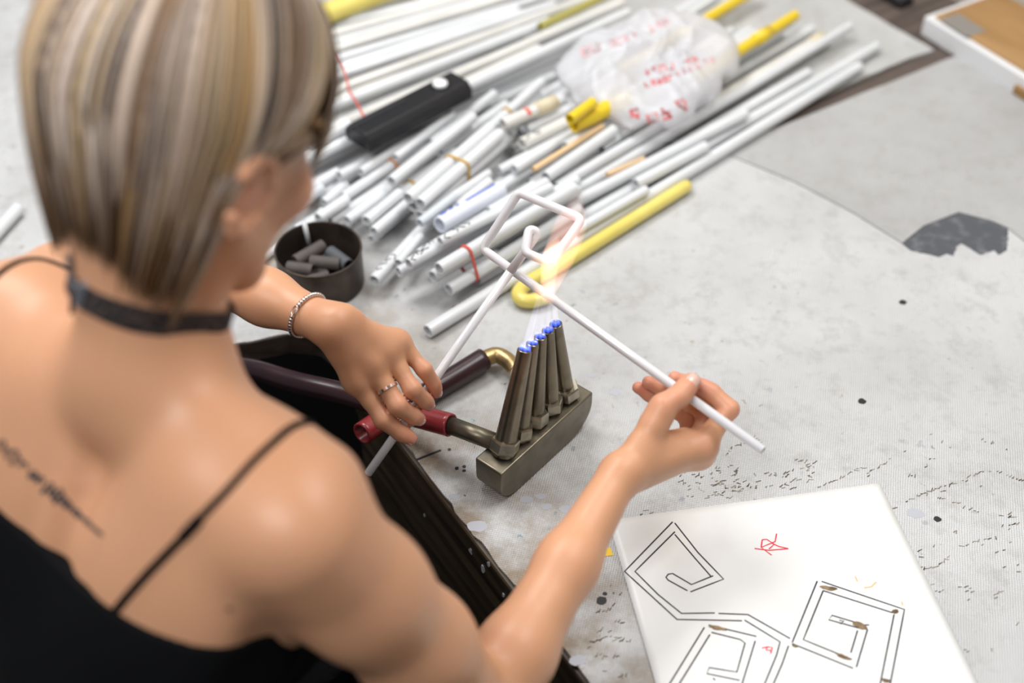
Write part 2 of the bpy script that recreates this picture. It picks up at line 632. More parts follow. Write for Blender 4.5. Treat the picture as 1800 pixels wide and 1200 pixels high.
# far sheet under the tubes
bpoly = [G(1240, 250), G(1400, 190), G(1560, 118), G(1642, 88), G(1590, 58), G(1520, 18), G(1485, -4)]
far_c = G(1485, -4)
lb = far_k + ENRM[:2] * (.512 - (np.dot(far_k, ENRM[:2]) - EC))
bpoly = jag(bpoly, .0012, .02) + [far_c - EDIR[:2] * 2.3, lb, G(860, 246)]
V, F = prism(bpoly, T - 0.0028, T + 0.0004)
tag(link_mesh('canvas_sheet', V, F, M_cl3, smooth=False), 'pale canvas sheet with ragged far edge under the heap of tubes', 'canvas')
# torn patch (dark underlay seen through the tear)
M_slate = mat('dark_underlay', (0.085, 0.09, 0.10), 0.9, var=(60, (0.17, 0.175, 0.19), .5, .75), bump=(300, .4, .001))
V, F = prism(patch_top + jag(patch_low, .0012, .004)[1:-1], T - 0.0028, T + 0.0002)
link_mesh('bare_patch', V, F, M_slate, canvas, smooth=False)

# soot marks and dashes caught on the weave ---------------------------------
M_soot = mat('soot_mark', (0.085, 0.06, 0.04), 0.9, var=(90, (0.30, 0.26, 0.21), .45, .62))
parts = []


def dashes(arc, step=0.0036, ln=0.0042, wd=0.0013, p=0.75):
    arc = np.asarray(arc)
    L = np.r_[0, np.cumsum(np.linalg.norm(np.diff(arc, axis=0), axis=1))]
    s = 0
    while s < L[-1]:
        if rng.random() < p:
            c = np.array([np.interp(s, L, arc[:, i]) for i in (0, 1)]) + rng.normal(0, .0006, 2)
            d = nrm(ENRM[:2] * .8 + EDIR[:2] * rng.normal(0, .35))
            h = ln * (.5 + rng.random()) / 2
            wq = wd * (.6 + .7 * rng.random()) / 2
            n = np.array([-d[1], d[0]])
            parts.append(prism([c - d * h - n * wq, c + d * h - n * wq * .5, c + d * h + n * wq * .5, c - d * h + n * wq], T - .0004, T + 0.0003))
        s += step


def arcpx(pts, n=24):
    return smooth_path([(*G(x, y), 0) for x, y in pts], n)[:, :2]


for pts, p in (([(1278, 800), (1290, 785), (1312, 778)], .8), ([(1320, 765), (1338, 778), (1345, 796)], .8),
            ([(1440, 855), (1480, 838), (1518, 822), (1528, 838)], .7), ([(1525, 830), (1555, 815), (1580, 790)], .7),
            ([(1560, 900), (1620, 868), (1680, 848), (1740, 828), (1800, 845)], .6), ([(1630, 870), (1670, 880), (1720, 900)], .5),
            ([(1605, 1000), (1645, 995), (1668, 975)], .9), ([(1400, 808), (1418, 812), (1420, 830)], .8),
            ([(1120, 910), (1135, 897), (1152, 905)], .8), ([(1260, 845), (1290, 862), (1310, 858)], .8),
            ([(1640, 1040), (1700, 1030)], .5), ([(1690, 960), (1720, 950), (1750, 945)], .6),
            ([(1040, 1130), (1070, 1118), (1100, 1125)], .8), ([(1050, 1075), (1075, 1070)], .8)):
    dashes(arcpx(pts), p=p)
for _ in range(150):
    if rng.random() < .6:
        x, y = rng.uniform(1200, 1440), rng.uniform(815, 880)
        if y > 905 - (x - 1070) * .137 - 6:
            continue
    else:
        x, y = rng.uniform(1580, 1790), rng.uniform(760, 1180)
    a0 = rng.uniform(0, 6.28)
    r = rng.uniform(5, 16)
    dashes(arcpx([(x + r * math.cos(a0 + t), y + .6 * r * math.sin(a0 + t)) for t in (0, .7, 1.4)], 8), p=.55)
for _ in range(18):
    x, y = rng.uniform(1030, 1120), rng.uniform(1000, 1190)
    dashes(arcpx([(x, y), (x + 8, y - 3), (x + 18, y)], 8), p=.5)
o = link_mesh('soot_marks', *join(*parts), M_soot, canvas, smooth=False)
tag(o, 'brown dashes of soot caught in the weave', kind='stuff')
M_black = mat('black_ink', (0.012, 0.012, 0.014), 0.5)
zt = lambda x, y: T + 0.0002
V, F = flat_strokes([[(*G(732, 808), 0), (*G(775, 791), 0)]], 0.0030, zt)
link_mesh('pen_stroke', V, F, M_black, canvas, smooth=False)
sp = []
for x, y, r, c in ((1587, 531, .005, 0), (1057, 1055, .0055, 0), (1063, 1043, .0026, 0), (1515, 705, .005, 0), (803, 823, .0024, 0), (816, 820, .0022, 0), (816, 827, .0022, 0), (1648, 912, .004, 0), (790, 790, .002, 0)):
    cc = G(x, y)
    a = np.linspace(0, 2 * math.pi, 10, endpoint=False)
    rr = r * (.8 + .3 * rng.random(10))
    link_mesh('ink_spot', *prism([cc + rr[i] * np.array([math.cos(a[i]), math.sin(a[i])]) for i in range(10)], T - .0004, T + .0003), M_black, canvas, smooth=False)
M_pspot = mat('grey_paint_spot', (0.44, 0.45, 0.49), 0.6)
sp = []
for x, y, r in ((838, 925, .012), (925, 878, .008), (950, 872, .007), (960, 890, .007), (995, 895, .009), (1610, 902, .011), (1015, 1160, .010), (800, 872, .007), (1040, 660, .006), (1080, 690, .008)):
    cc = G(x, y)
    a = np.linspace(0, 2 * math.pi, 14, endpoint=False)
    rr = r * (.75 + .35 * rng.random(14)) * .8
    link_mesh('paint_spot', *prism([cc + rr[i] * np.array([math.cos(a[i]) * 1.2, math.sin(a[i]) * .8]) for i in range(14)], T - .0004, T + .0002), M_pspot, canvas, smooth=False)

# ================================================================== GLASS TUBES
M_tube = mat('white_coated_glass', (0.71, 0.725, 0.745), 0.22, spec=0.55, coat=0.5, var=(9, (0.65, 0.67, 0.69), .4, .65))
M_tube2 = mat('warm_white_coated_glass', (0.73, 0.72, 0.69), 0.25, spec=0.55, coat=0.5, var=(9, (0.64, 0.63, 0.60), .4, .65))
M_grey = mat('bluish_glass', (0.62, 0.66, 0.70), 0.18, spec=0.55, coat=0.5)
M_yel = mat('yellow_coated_glass', (0.80, 0.68, 0.18), 0.3, coat=0.4, var=(12, (0.68, 0.55, 0.10), .4, .7))
M_yel2 = mat('deep_yellow_glass', (0.78, 0.56, 0.015), 0.3, coat=0.4)
M_olive = mat('olive_yellow_glass', (0.40, 0.36, 0.09), 0.3, coat=0.4)
M_beige = mat('masking_tape', (0.66, 0.58, 0.42), 0.8, bump=(200, .3, .001))
M_org = mat('amber_glass', (0.80, 0.56, 0.32), 0.25, coat=0.5)
M_mark = mat('marker_ink', (0.02, 0.02, 0.025), 0.5)
M_band = mat('rubber_band_tan', (0.55, 0.33, 0.06), 0.6)
M_bando = mat('rubber_band_orange', (0.75, 0.30, 0.06), 0.6)
M_bandr = mat('rubber_band_red', (0.62, 0.10, 0.07), 0.6)

TUBES = []          # settled: dict(a, b, r)


def settle(a2, b2, r, extra=None):
    """rest a tube whose plan ends are a2, b2 on the bench and on the tubes already there"""
    a2, b2 = np.asarray(a2, float), np.asarray(b2, float)
    n = 36
    ts = np.linspace(0, 1, n)
    P = a2[None] + (b2 - a2)[None] * ts[:, None]
    need = np.full(n, r + 0.0012)
    for t in TUBES:
        A, B, rr = t['a'], t['b'], t['r']
        d = B[:2] - A[:2]
        s = np.clip(((P - A[:2]) @ d) / max(float(d @ d), 1e-9), 0, 1)
        C = A[None] + (B - A)[None] * s[:, None]
        dist = np.linalg.norm(P - C[:, :2], axis=1)
        R = r + rr + 0.0006
        m = dist < R
        need[m] = np.maximum(need[m], C[m, 2] - T + np.sqrt(R * R - dist[m] ** 2))
    best = None
    for z0 in np.linspace(r + .0012, need.max() + .03, 70):
        with np.errstate(divide='ignore', invalid='ignore'):
            q = (need[1:] - (1 - ts[1:]) * z0) / ts[1:]
        if z0 < need[0]:
            continue
        z1 = max(q.max(), r + .0012)
        c = z0 + z1 + 2.0 * abs(z0 - z1)
        if best is None or c < best[0]:
            best = (c, z0, z1)
    _, z0, z1 = best
    return np.array([*a2, T + z0]), np.array([*b2, T + z1])


def lateral(a2, b2, r, reach, cap_h):
    """try small sideways shifts and keep the lowest resting place"""
    d = nrm(b2 - a2)
    nn = np.array([-d[1], d[0]])
    best = None
    for off in np.arange(-reach, reach + 1e-6, .004):
        a, b = settle(a2 + nn * off, b2 + nn * off, r)
        c = max(a[2], b[2]) - T + abs(off) * .25
        if best is None or c < best[0]:
            best = (c, a, b)
    if cap_h and max(best[1][2], best[2][2]) - T > cap_h:
        return None
    return best[1], best[2]


def tube(pa, pb, r=0.0075, m=None, label=None, group=None, zg=0.012, cat='glass tube', name='glass_tube', cap='open', nseg=12, reach=.008, cap_h=None):
    """pa near end pixel, pb far end pixel, zg guessed height of the layer"""
    ab = lateral(PZ(*pa, zg)[:2], PZ(*pb, zg)[:2], r, reach, cap_h)
    if ab is None:
        return None
    a, b = ab
    TUBES.append(dict(a=a, b=b, r=r))
    V, F = sweep(np.array([a, a + (b - a) * .5, b]), r, nseg, cap)
    o = autosmooth(link_mesh(name, V, F, m or M_tube))
    tag(o, label, cat, group)
    TUBES[-1]['o'] = o
    return TUBES[-1]


def on_tube(t, s, ang, lift=0.0002):
    """point on the surface of a tube at length fraction s and angle ang from straight up"""
    d = nrm(t['b'] - t['a'])
    up = nrm(az - d * np.dot(az, d))
    sd = np.cross(d, up)
    n = up * math.cos(ang) + sd * math.sin(ang)
    return t['a'] + (t['b'] - t['a']) * s + n * (t['r'] + lift), n


def scribble(t, s0, s1, rows=((-.9, .9),), m=None, k=4, wd=0.0012, name='marking'):
    parts = []
    L = np.linalg.norm(t['b'] - t['a'])
    for i in range(k):
        s = s0 + (s1 - s0) * (i + .5) / k
        a0 = rng.uniform(-1.0, -.1)
        pts = [(s + rng.normal(0, .003) / L, a0), (s + rng.normal(0, .006) / L, a0 + .6), (s + rng.normal(.002, .005) / L, a0 + 1.0)]
        q = [on_tube(t, *p) for p in pts]
        q = [q[0], on_tube(t, (pts[0][0] + pts[1][0]) / 2, (pts[0][1] + pts[1][1]) / 2), q[1], on_tube(t, (pts[2][0] + pts[1][0]) / 2, (pts[2][1] + pts[1][1]) / 2), q[2]]
        parts.append(ribbon([x[0] for x in q], [x[1] for x in q], wd, .0003))
    o = link_mesh(name, *join(*parts), m or M_mark, t['o'], smooth=False)
    o['label'] = 'handwritten black marks'


def hull2(P):
    P = sorted(map(tuple, P))

    def half(Q):
        h = []
        for p in Q:
            while len(h) > 1 and (h[-1][0] - h[-2][0]) * (p[1] - h[-2][1]) - (h[-1][1] - h[-2][1]) * (p[0] - h[-2][0]) <= 0:
                h.pop()
            h.append(p)
        return h
    a, b = half(P), half(P[::-1])
    return a[:-1] + b[:-1]


def band(ts, s, m, label, wd=0.0035, tilt=0.15, name='rubber_band', cat='rubber band', th=0.0011, group=None):
    d = nrm(ts[0]['b'] - ts[0]['a'])
    up = nrm(az - d * np.dot(az, d))
    sd = np.cross(d, up)
    c0 = ts[0]['a'] + (ts[0]['b'] - ts[0]['a']) * s
    pts = []
    for t in ts:
        dd = nrm(t['b'] - t['a'])
        q = t['a'] + dd * (np.dot(c0 - t['a'], d) / max(np.dot(dd, d), .3))
        x, y = np.dot(q - c0, sd), np.dot(q - c0, up)
        for k in range(20):
            a = k * math.pi / 10
            pts.append((x + (t['r'] + th * .6) * math.cos(a), y + (t['r'] + th * .6) * math.sin(a)))
    h = hull2(pts)
    P = np.array([c0 + sd * x + up * y + d * x * tilt for x, y in h])
    cen = P.mean(0)
    N = P - cen
    N -= np.outer(N @ d, d)
    N /= np.linalg.norm(N, axis=1)[:, None]
    o = link_mesh(name, *ribbon(P, N, wd, th, closed=True), m)
    return tag(o, label, cat, group)


# ---- flat rows of long tubes at the back
lab_rows = 'long plain white glass tube lying in the flat rows beyond the black box'
g_rows = 'long white tubes in the back rows'
lab_row2 = 'plain white glass tube lying on top of the flat back rows'


def lane(px_a, px_b, n, sa, sb, spread=3, r=(.006, .0085), zg=.01, label=lab_rows, group=g_rows, ja=30, jb=30, mats=None, cap_h=.034):
    """n tubes; near ends go from px_a[0] to px_a[1], far ends from px_b[0] to px_b[1]"""
    for i in range(n):
        f = (i + .5) / n
        a = np.array(px_a[0]) * (1 - f) + np.array(px_a[1]) * f
        b = np.array(px_b[0]) * (1 - f) + np.array(px_b[1]) * f
        d = nrm(b - a)
        a = a + d * rng.uniform(-ja, ja) + rng.normal(0, spread, 2) * [0, 1]
        b = b + d * rng.uniform(-jb, jb) + rng.normal(0, spread, 2) * [0, 1]
        mm = mats[int(rng.integers(len(mats)))] if mats else (M_tube if rng.random() < .8 else M_tube2)
        warm = mm is M_tube2
        tube(a, b, rng.uniform(*r), mm, label.replace('white', 'cream-white') if warm else label, group.replace('white', 'cream-white') if warm else group, zg, reach=.028, cap_h=cap_h)


# base layer of the back: from the far yellow tube down to the black box
lane(((440, 120), (505, 330)), ((820, -30), (1030, 95)), 24, 0, 0, 1.5, zg=.008, ja=45, jb=60)
lane(((430, 60), (520, 300)), ((900, -40), (1010, 70)), 20, 0, 0, 2, zg=.022, ja=60, jb=90, cap_h=.05, label=lab_row2, group='white tubes on the back rows')
lane(((610, 40), (640, 150)), ((1060, -70), (1110, 5)), 9, 0, 0, 2, zg=.024, ja=40, jb=40, label=lab_row2, group='white tubes on the back rows')
tube((470, 112), (745, 2), .0165, M_yel, 'thick pale yellow glass tube at the far side of the white rows', None, .018)
tube((540, 40), (690, -14), .006, mat('green_glass', (0.06, 0.17, 0.07), .3, coat=.4), 'slim dark green glass tube beyond the thick yellow one', None, .012)
tube((955, 75), (1130, -8), .0065, M_olive, 'olive yellow glass tube running up beyond the plastic bag', None, .03)

# ---- tubes between the rows and the bag, going up to the far right
lab_mid = 'white glass tube lying under and beside the crumpled plastic bag'
g_mid = 'white tubes around the plastic bag'
lane(((850, 200), (950, 330)), ((1180, -10), (1400, 70)), 9, 0, 0, 3, r=(.0065, .009), label=lab_mid, group=g_mid, ja=40, jb=40)
tube((1090, 130), (1330, -12), .0085, M_yel2, 'deep yellow glass tube sticking out far beyond the plastic bag', None, .02)
t = tube((1180, 225), (1445, 65), .0105, M_tube2, 'fat cream white tube with a taped beige end by the bag', None, .014)
e = t['b']
d = nrm(t['b'] - t['a'])
link_mesh('tape_wrap', *sweep(np.array([e - d * .03, e + d * .001]), .0112, 12, 'flat'), M_beige, t['o'])

# ---- long tubes along the right side of the heap
lab_long = 'long white glass tube running along the open canvas side of the heap'
g_long = 'long white tubes on the open side'
LONG = [((752, 582), (1510, 118), .0088), ((838, 490), (1540, 82), .0088), ((880, 440), (1420, 128), .0085), ((940, 395), (1495, 60), .0078),
        ((800, 478), (1304, 216), .0080), ((985, 360), (1240, 205), .008), ((905, 375), (1130, 250), .0075), ((1060, 290), (1395, 60), .007), ((1000, 300), (1330, 100), .0075)]
LT = []
LL = ['outermost long white tube whose near end lies closest to the burner hose', 'long white tube reaching farthest towards the dark bench gap, beside the outermost tube',
      lab_long, lab_long, 'white tube ending midway along the outermost long tube', lab_long, lab_long, lab_long, lab_long]
for (a, b, r), l_ in zip(LONG, LL):
    LT.append(tube(a, b, r, None, l_, g_long if l_ is lab_long else None, .010))
tube((930, 320), (1050, 245), .0042, M_org, 'thin amber orange glass rod among the white tubes', None, .028)
tube((1075, 318), (1140, 274), .0035, M_org, 'pale amber sliver of glass rod on the long white tubes', None, .03)

# ---- yellow hooked tube in front
ye = [PZ(1205, 327, .011), PZ(1000, 455, .011), PZ(935, 492, .011)]
hook = [PZ(918, 505, .011), PZ(911, 516, .011), PZ(918, 526, .011), PZ(935, 528, .011), PZ(957, 522, .011)]
path = np.vstack([np.array(ye[:2]), smooth_path([ye[1] * .15 + ye[2] * .85, ye[2]] + hook, 40)])
path[:, 2] = T + .0102
V, F = sweep(path, .0092, 14, 'round')
yo = link_mesh('glass_tube', V, F, M_yel)
tag(yo, 'pale yellow glass tube with a hooked end lying beside the burner flame', 'glass tube')
TUBES.append(dict(a=path[0], b=PZ(920, 505, .0102), r=.0092))

# ---- banded bundles: tubes side by side, the rest on top


def bundle(pa, pb, n, r, label, group, bs, bm_, blabel, zg=.012, jit=.012, wd=.0045):
    a, b_ = PZ(*pa, zg), PZ(*pb, zg)
    d = nrm((b_ - a) * [1, 1, 0])
    nn = np.array([-d[1], d[0], 0])
    low = (n + 1) // 2
    offs = [(k - (low - 1) / 2) * 2.06 * r for k in range(low)] + [(k - (n - low - 1) / 2) * 2.06 * r for k in range(n - low)]
    ts = []
    for o_ in offs:
        s0, s1 = rng.uniform(-jit, jit, 2)
        A_, B_ = a + nn * o_ + d * s0, b_ + nn * o_ + d * s1
        A_, B_ = settle(A_[:2], B_[:2], r)
        TUBES.append(dict(a=A_, b=B_, r=r))
        V, F = sweep(np.array([A_, (A_ + B_) / 2, B_]), r, 12, 'open')
        o = autosmooth(link_mesh('glass_tube', V, F, M_tube))
        TUBES[-1]['o'] = tag(o, label, 'glass tube', group)
        ts.append(TUBES[-1])
    band(ts, bs, bm_, blabel, wd=wd, tilt=.12)
    return ts


bundle((772, 527), (1010, 380), 3, .0085, 'white glass tube held in the bundle with the red rubber band', 'tubes of the red-banded bundle', .17, M_bandr, 'red rubber band round the bundle of tubes nearest the burner flame')

# ---- tubes with handwritten ends, in front of the tin
lab_mk = 'white glass tube with black handwriting near its open end'
g_mk = 'white tubes with handwriting'
for a, b, r, s0, s1 in (((700, 506), (1010, 345), .0075, .10, .2), ((722, 512), (960, 368), .0075, .02, .10), ((735, 468), (985, 322), .008, .03, .14), ((770, 482), (960, 385), .0068, .02, .25)):
    t = tube(a, b, r, None, lab_mk, g_mk, .014)
    scribble(t, s0, s1)
t = tube((668, 500), (905, 246), .0082, None, 'long steep white tube lying across the heap, handwriting on its end', None, .02)
scribble(t, .03, .14)
tube((712, 488), (750, 440), .006, None, 'short white tube stub next to the steep white tube', None, .012)

# ---- blue-printed wrapped bundle
M_wrap = mat('wrap_plastic', (0.74, 0.77, 0.86), 0.2, coat=.6)
M_blue = mat('blue_print', (0.10, 0.16, 0.62), 0.4)
t = tube((782, 432), (888, 362), .0115, M_wrap, 'plastic wrapped roll with blue print lying in the heap', None, .022, cat='wrapped roll', name='wrapped_roll')
for s0, s1, ang, wd in ((.45, .92, -.25, .004), (.05, .14, -.4, .005), (.2, .24, -.5, .007), (.3, .33, -.4, .006)):
    q = [on_tube(t, s, ang) for s in np.linspace(s0, s1, 6)]
    link_mesh('blue_print', *ribbon([x[0] for x in q], [x[1] for x in q], wd, .0003), M_blue, t['o'], smooth=False)

# ---- banded bundles in the middle
bundle((733, 392), (872, 268), 4, .0085, 'white tube in the short fat bundle with a tan rubber band', 'tubes of the fat tan-banded bundle', .52, M_band, 'tan rubber band round the short fat bundle of tubes', .022)
bundle((653, 384), (806, 268), 3, .0078, 'white tube in the slim bundle behind the tin with a tan band', 'tubes of the slim tan-banded bundle', .42, M_band, 'tan rubber band round the slim bundle behind the tin', .022)
bundle((597, 354), (776, 234), 3, .0075, 'white tube in the bundle with the orange band by the black box', 'tubes of the orange-banded bundle', .52, M_bando, 'orange rubber band on the tubes next to the black box', .022)
bundle((866, 234), (952, 156), 2, .0075, 'white tube of the loose pair with a tan band by the bag', 'tubes of the loose pair', .30, M_band, 'tan rubber band round the loose pair of tubes by the bag', .03)

# ---- loose short tubes and stubs in the middle of the heap
lab_st = 'short white glass tube lying loose in the middle of the heap'
g_st = 'loose short white tubes'
SH = [((545, 322), (640, 270)), ((560, 298), (625, 262)), ((570, 378), (660, 320)), ((552, 345), (598, 312)), ((610, 392), (690, 330)), ((632, 408), (700, 352)),
      ((676, 430), (770, 350)), ((690, 448), (752, 392)), ((660, 415), (720, 365)), ((560, 400), (610, 365)), ((830, 340), (905, 282)), ((845, 355), (960, 280)), ((818, 322), (900, 262)),
      ((880, 240), (980, 190)), ((905, 262), (1000, 205)), ((925, 245), (1025, 198)), ((870, 300), (985, 240)), ((790, 285), (905, 190)), ((760, 262), (870, 178)), ((700, 300), (800, 222)),
      ((835, 205), (1002, 64)), ((880, 175), (1022, 72)), ((650, 330), (760, 250)), ((700, 355), (842, 240)), ((905, 320), (1030, 235)), ((960, 345), (1080, 262)),
      ((520, 330), (575, 300)), ((515, 360), (560, 335)), ((520, 392), (556, 372)), ((600, 318), (690, 262)), ((590, 290), (650, 250)),
      ((812, 395), (880, 345)), ((800, 372), (860, 322)), ((740, 430), (800, 380)), ((865, 400), (940, 352)), ((1120, 330), (1240, 262)), ((1000, 402), (1120, 332))]
for a, b in SH:
    a, b = np.array(a, float) + rng.normal(0, 2, 2), np.array(b, float) + rng.normal(0, 2, 2)
    mx_, my_ = (a + b) / 2
    gm = M_grey if rng.random() < .15 else M_tube
    where = 'in the corner between the tin and her face' if mx_ < 600 else ('between the tin and the black box' if mx_ < 740 else ('between the black box and the plastic bag' if my_ < 250 else 'before the plastic bag among the longer tubes'))
    tube(a, b, rng.uniform(.006, .0088), gm, ('short bluish glass tube lying ' if gm is M_grey else 'short white glass tube lying loose ') + where, 'loose short tubes ' + where, .02, reach=.016, cap_h=.06)
t = tube((1215, 150), (1388, 40), .0085, M_yel2, 'deep yellow glass tube with a knob poking out from the plastic bag', None, .035)
c = t['a'] + (t['b'] - t['a']) * .58
V, F = sweep(np.array([c, c + nrm(t['b'] - t['a']) * .035]), .0105, 12, 'flat')
link_mesh('yellow_sleeve', V, F, M_yel2, t['o'])
tube((1010, 250), (1105, 205), .0125, M_yel2, 'short thick deep yellow tube half under the plastic bag', None, .04)
tube((1000, 262), (1040, 232), .008, M_yel2, 'stub of deep yellow tube lying before the plastic bag', None, .04)
t = tube((878, 232), (968, 192), .009, M_tube2, 'white tube with a beige taped end before the plastic bag', None, .04)
e, d = t['b'], nrm(t['b'] - t['a'])
link_mesh('tape_wrap', *sweep(np.array([e - d * .035, e + d * .002]), .0105, 12, 'flat'), M_beige, t['o'])
q = [on_tube(t, .45, a) for a in np.linspace(-1.2, 1.2, 8)]
link_mesh('red_ring_mark', *ribbon([x[0] for x in q], [x[1] for x in q], .006, .0003), mat('red_mark', (0.75, 0.12, 0.10), .5), t['o'], smooth=False)
t = tube((925, 250), (1010, 205), .0095, M_tube2, 'white tube with black scribbles lying against the bag', None, .045)
scribble(t, .0, .35)
# stray stub on the canvas to the far left
tube((-28, 432), (32, 366), .009, None, 'lone white glass tube stub on the bare canvas behind her shoulder', None, .01)
for a, b in (((470, 430), (520, 372)), ((500, 395), (540, 350)), ((455, 455), (500, 425)), ((520, 420), (560, 380))):
    tube(a, b, .006, None, 'small white tube offcut lying between the tin and her face', 'offcuts by the tin', .008)

# ================================================================== BLACK BOX
bz = max([max(t['a'][2], t['b'][2]) for t in TUBES if 380 < 1e9]) - T
M_blackp = mat('black_plastic', (0.012, 0.012, 0.015), 0.35, spec=.5, bump=(120, .1, .001))


def top_under(c, ax, ay, hx, hy):
    """height of the tubes under an oriented footprint"""
    zz = 0
    for t in TUBES:
        for s in np.linspace(0, 1, 60):
            p = t['a'] + (t['b'] - t['a']) * s
            q = p[:2] - c
            if abs(q @ ax) < hx and abs(q @ ay) < hy:
                zz = max(zz, p[2] - T + t['r'])
    return zz


def box_frame(zb):
    a, b = PZ(640, 262, zb), PZ(800, 160, zb)
    return a, b


zb = 0.03
for _ in range(3):
    a, b = PZ(632, 250, zb + .012), PZ(806, 158, zb + .012)
    cx = (a + b)[:2] / 2
    ax2 = nrm((b - a)[:2])
    ay2 = np.array([-ax2[1], ax2[0]])
    zb = top_under(cx, ax2, ay2, np.linalg.norm((b - a)[:2]) / 2, .02)
hx = np.linalg.norm((b - a)[:2]) / 2 + .004
box = thing('spark_tester', 'long black plastic box with a white button resting on the tubes', 'tester', (*cx, T + zb))
AX, AY = np.array([*ax2, 0]), np.array([*ay2, 0])
prof = [(-.026, 0), (.026, 0), (.026, .016), (.017, .026), (-.017, .026), (-.026, .016)]
V = np.vstack([np.array([*cx, T + zb]) + AX * s * hx + AY * y + az * z for s in (-1, 1) for y, z in prof]).reshape(-1, 3)
F = [tuple(range(5, -1, -1)), tuple(range(6, 12))] + [(i, (i + 1) % 6, 6 + (i + 1) % 6, 6 + i) for i in range(6)]
bevel(link_mesh('body', V, F, M_blackp, box, smooth=False), .003, 3)
bc = np.array([*cx, T + zb + .026]) + AX * hx * .60
M_btn = mat('white_button', (0.85, 0.86, 0.88), .3, coat=.5)
btn = link_mesh('button', *lathe([(.0105, -.001), (.0105, .004), (.0095, .006), (.004, .0068)], bc, 20), M_btn, box)
link_mesh('button_collar', *lathe([(.0135, -.001), (.0135, .0018), (.012, .0024)], bc, 20), M_blackp, box)
V, F = obox(np.array([*cx, T + zb + .0263]) + AX * (-.05) * 1 + AY * .008, AX, AY, az, .05, .0012, .0006)
link_mesh('highlight_line', V, F, mat('box_highlight', (.05, .05, .055), .3), box, smooth=False)  # highlight along the box top, put in as a thin lighter strip
M_wire = mat('red_wire', (0.65, 0.10, 0.08), .4)
wp = smooth_path([np.array([*cx, T + zb + .012]) - AX * hx * .55 + AY * .027, PZ(640, 205, zb + .02), PZ(628, 182, zb + .02), PZ(614, 160, zb + .02), PZ(606, 130, zb + .014), PZ(585, 95, zb + .012)], 40)
link_mesh('wire', *sweep(wp, .0016, 8), M_wire, box)

# ================================================================== PLASTIC BAG
bgc = PZ(1140, 128, .03)[:2]
bx_ = nrm(PZ(1300, 75, .03)[:2] - PZ(985, 150, .03)[:2])
by_ = np.array([-bx_[1], bx_[0]])
outl = [(972, 130), (1005, 165), (1060, 205), (1115, 222), (1175, 222), (1225, 190), (1270, 145), (1300, 98), (1282, 60), (1235, 38), (1185, 30), (1120, 38), (1060, 62), (1000, 95)]
BZ = max(0.03, top_under(bgc, bx_, by_, .10, .07) - .004)
bgc = PZ(1140, 128, BZ + .004)[:2]
OP = np.array([PZ(x, y, BZ + .004)[:2] - bgc for x, y in outl])
OA = np.unwrap(np.arctan2(OP[:, 1], OP[:, 0]))
OR = np.linalg.norm(OP, axis=1)
od = np.argsort(np.mod(OA, 2 * math.pi))
oa, orr = np.mod(OA, 2 * math.pi)[od], OR[od]
oa = np.r_[oa[-1] - 2 * math.pi, oa, oa[0] + 2 * math.pi]
orr = np.r_[orr[-1], orr, orr[0]]
rid = [(rng.uniform(0, math.pi), rng.uniform(-.06, .06), rng.uniform(.006, .014), rng.uniform(.004, .010)) for _ in range(14)]


def bag_h(x, y):
    """height of the bag above its base at plan offset x, y (arrays)"""
    a = np.mod(np.arctan2(y, x), 2 * math.pi)
    R = np.interp(a, oa, orr)
    q = np.clip(np.hypot(x, y) / R, 0, 1)
    h = 0.050 * np.sqrt(np.clip(1 - q ** 2.4, 0, 1))
    for th, c, wd, am in rid:
        d = x * math.cos(th) + y * math.sin(th) - c + .012 * np.sin(40 * (x * math.sin(th) - y * math.cos(th)) + th * 5)
        h = h + am * np.exp(-np.abs(d) / wd) * np.sqrt(np.clip(1 - q ** 4, 0, 1)) - am * .35 * np.clip(1 - q, 0, 1)
    return h


na, nr = 120, 44
A = np.linspace(0, 2 * math.pi, na, endpoint=False)
Rb = np.interp(A, oa, orr) * (1 + .018 * np.sin(A * 9) + .012 * np.sin(A * 17 + 1))
V, F = [], []
for k in range(nr + 1):
    q = (k + .3) / (nr + .3)
    x, y = np.cos(A) * Rb * q, np.sin(A) * Rb * q
    V.append(np.c_[bgc[0] + x, bgc[1] + y, T + BZ + bag_h(x, y)])
V.append(np.c_[bgc[0] + np.cos(A) * Rb * .9, bgc[1] + np.sin(A) * Rb * .9, np.full(na, T + BZ - .001)])
V = np.vstack(V)
for k in range(nr + 1):
    for i in range(na):
        j = (i + 1) % na
        F.append((k * na + i, (k + 1) * na + i, (k + 1) * na + j, k * na + j))
F.append(tuple(range(na)))
kb = NT('thin_white_plastic')
kb.b.inputs['Base Color'].default_value = (0.86, 0.86, 0.90, 1)
kb.b.inputs['Roughness'].default_value = .28
tr = kb.n('ShaderNodeBsdfTransparent')
tl = kb.n('ShaderNodeBsdfTranslucent', {'Color': (0.85, 0.85, 0.88, 1)})
m1 = kb.n('ShaderNodeMixShader', {0: .35, 1: kb.b.outputs[0], 2: tl.outputs[0]})
m2 = kb.n('ShaderNodeMixShader', {0: .22, 1: m1.outputs[0], 2: tr.outputs[0]})
kb.link(m2.outputs[0], kb.out.inputs['Surface'])
bag = link_mesh('plastic_bag', V, F, kb.m)
tag(bag, 'crumpled thin white plastic bag with red printed characters on the tubes', 'plastic bag')


def bag_hit(px, py):
    r = ray(px, py)
    for t_ in np.linspace(1.4, 2.6, 700):
        p = CAM + r * t_
        o2 = p[:2] - bgc
        a = math.atan2(o2[1], o2[0]) % (2 * math.pi)
        if np.hypot(*o2) < np.interp(a, oa, orr) * .97 and p[2] < T + BZ + float(bag_h(*o2)):
            return p + az * .0004 - r * .0006
    return None


M_redp = mat('red_print', (0.72, 0.16, 0.17), .5)
M_redp2 = mat('faded_red_print', (0.72, 0.42, 0.44), .5)


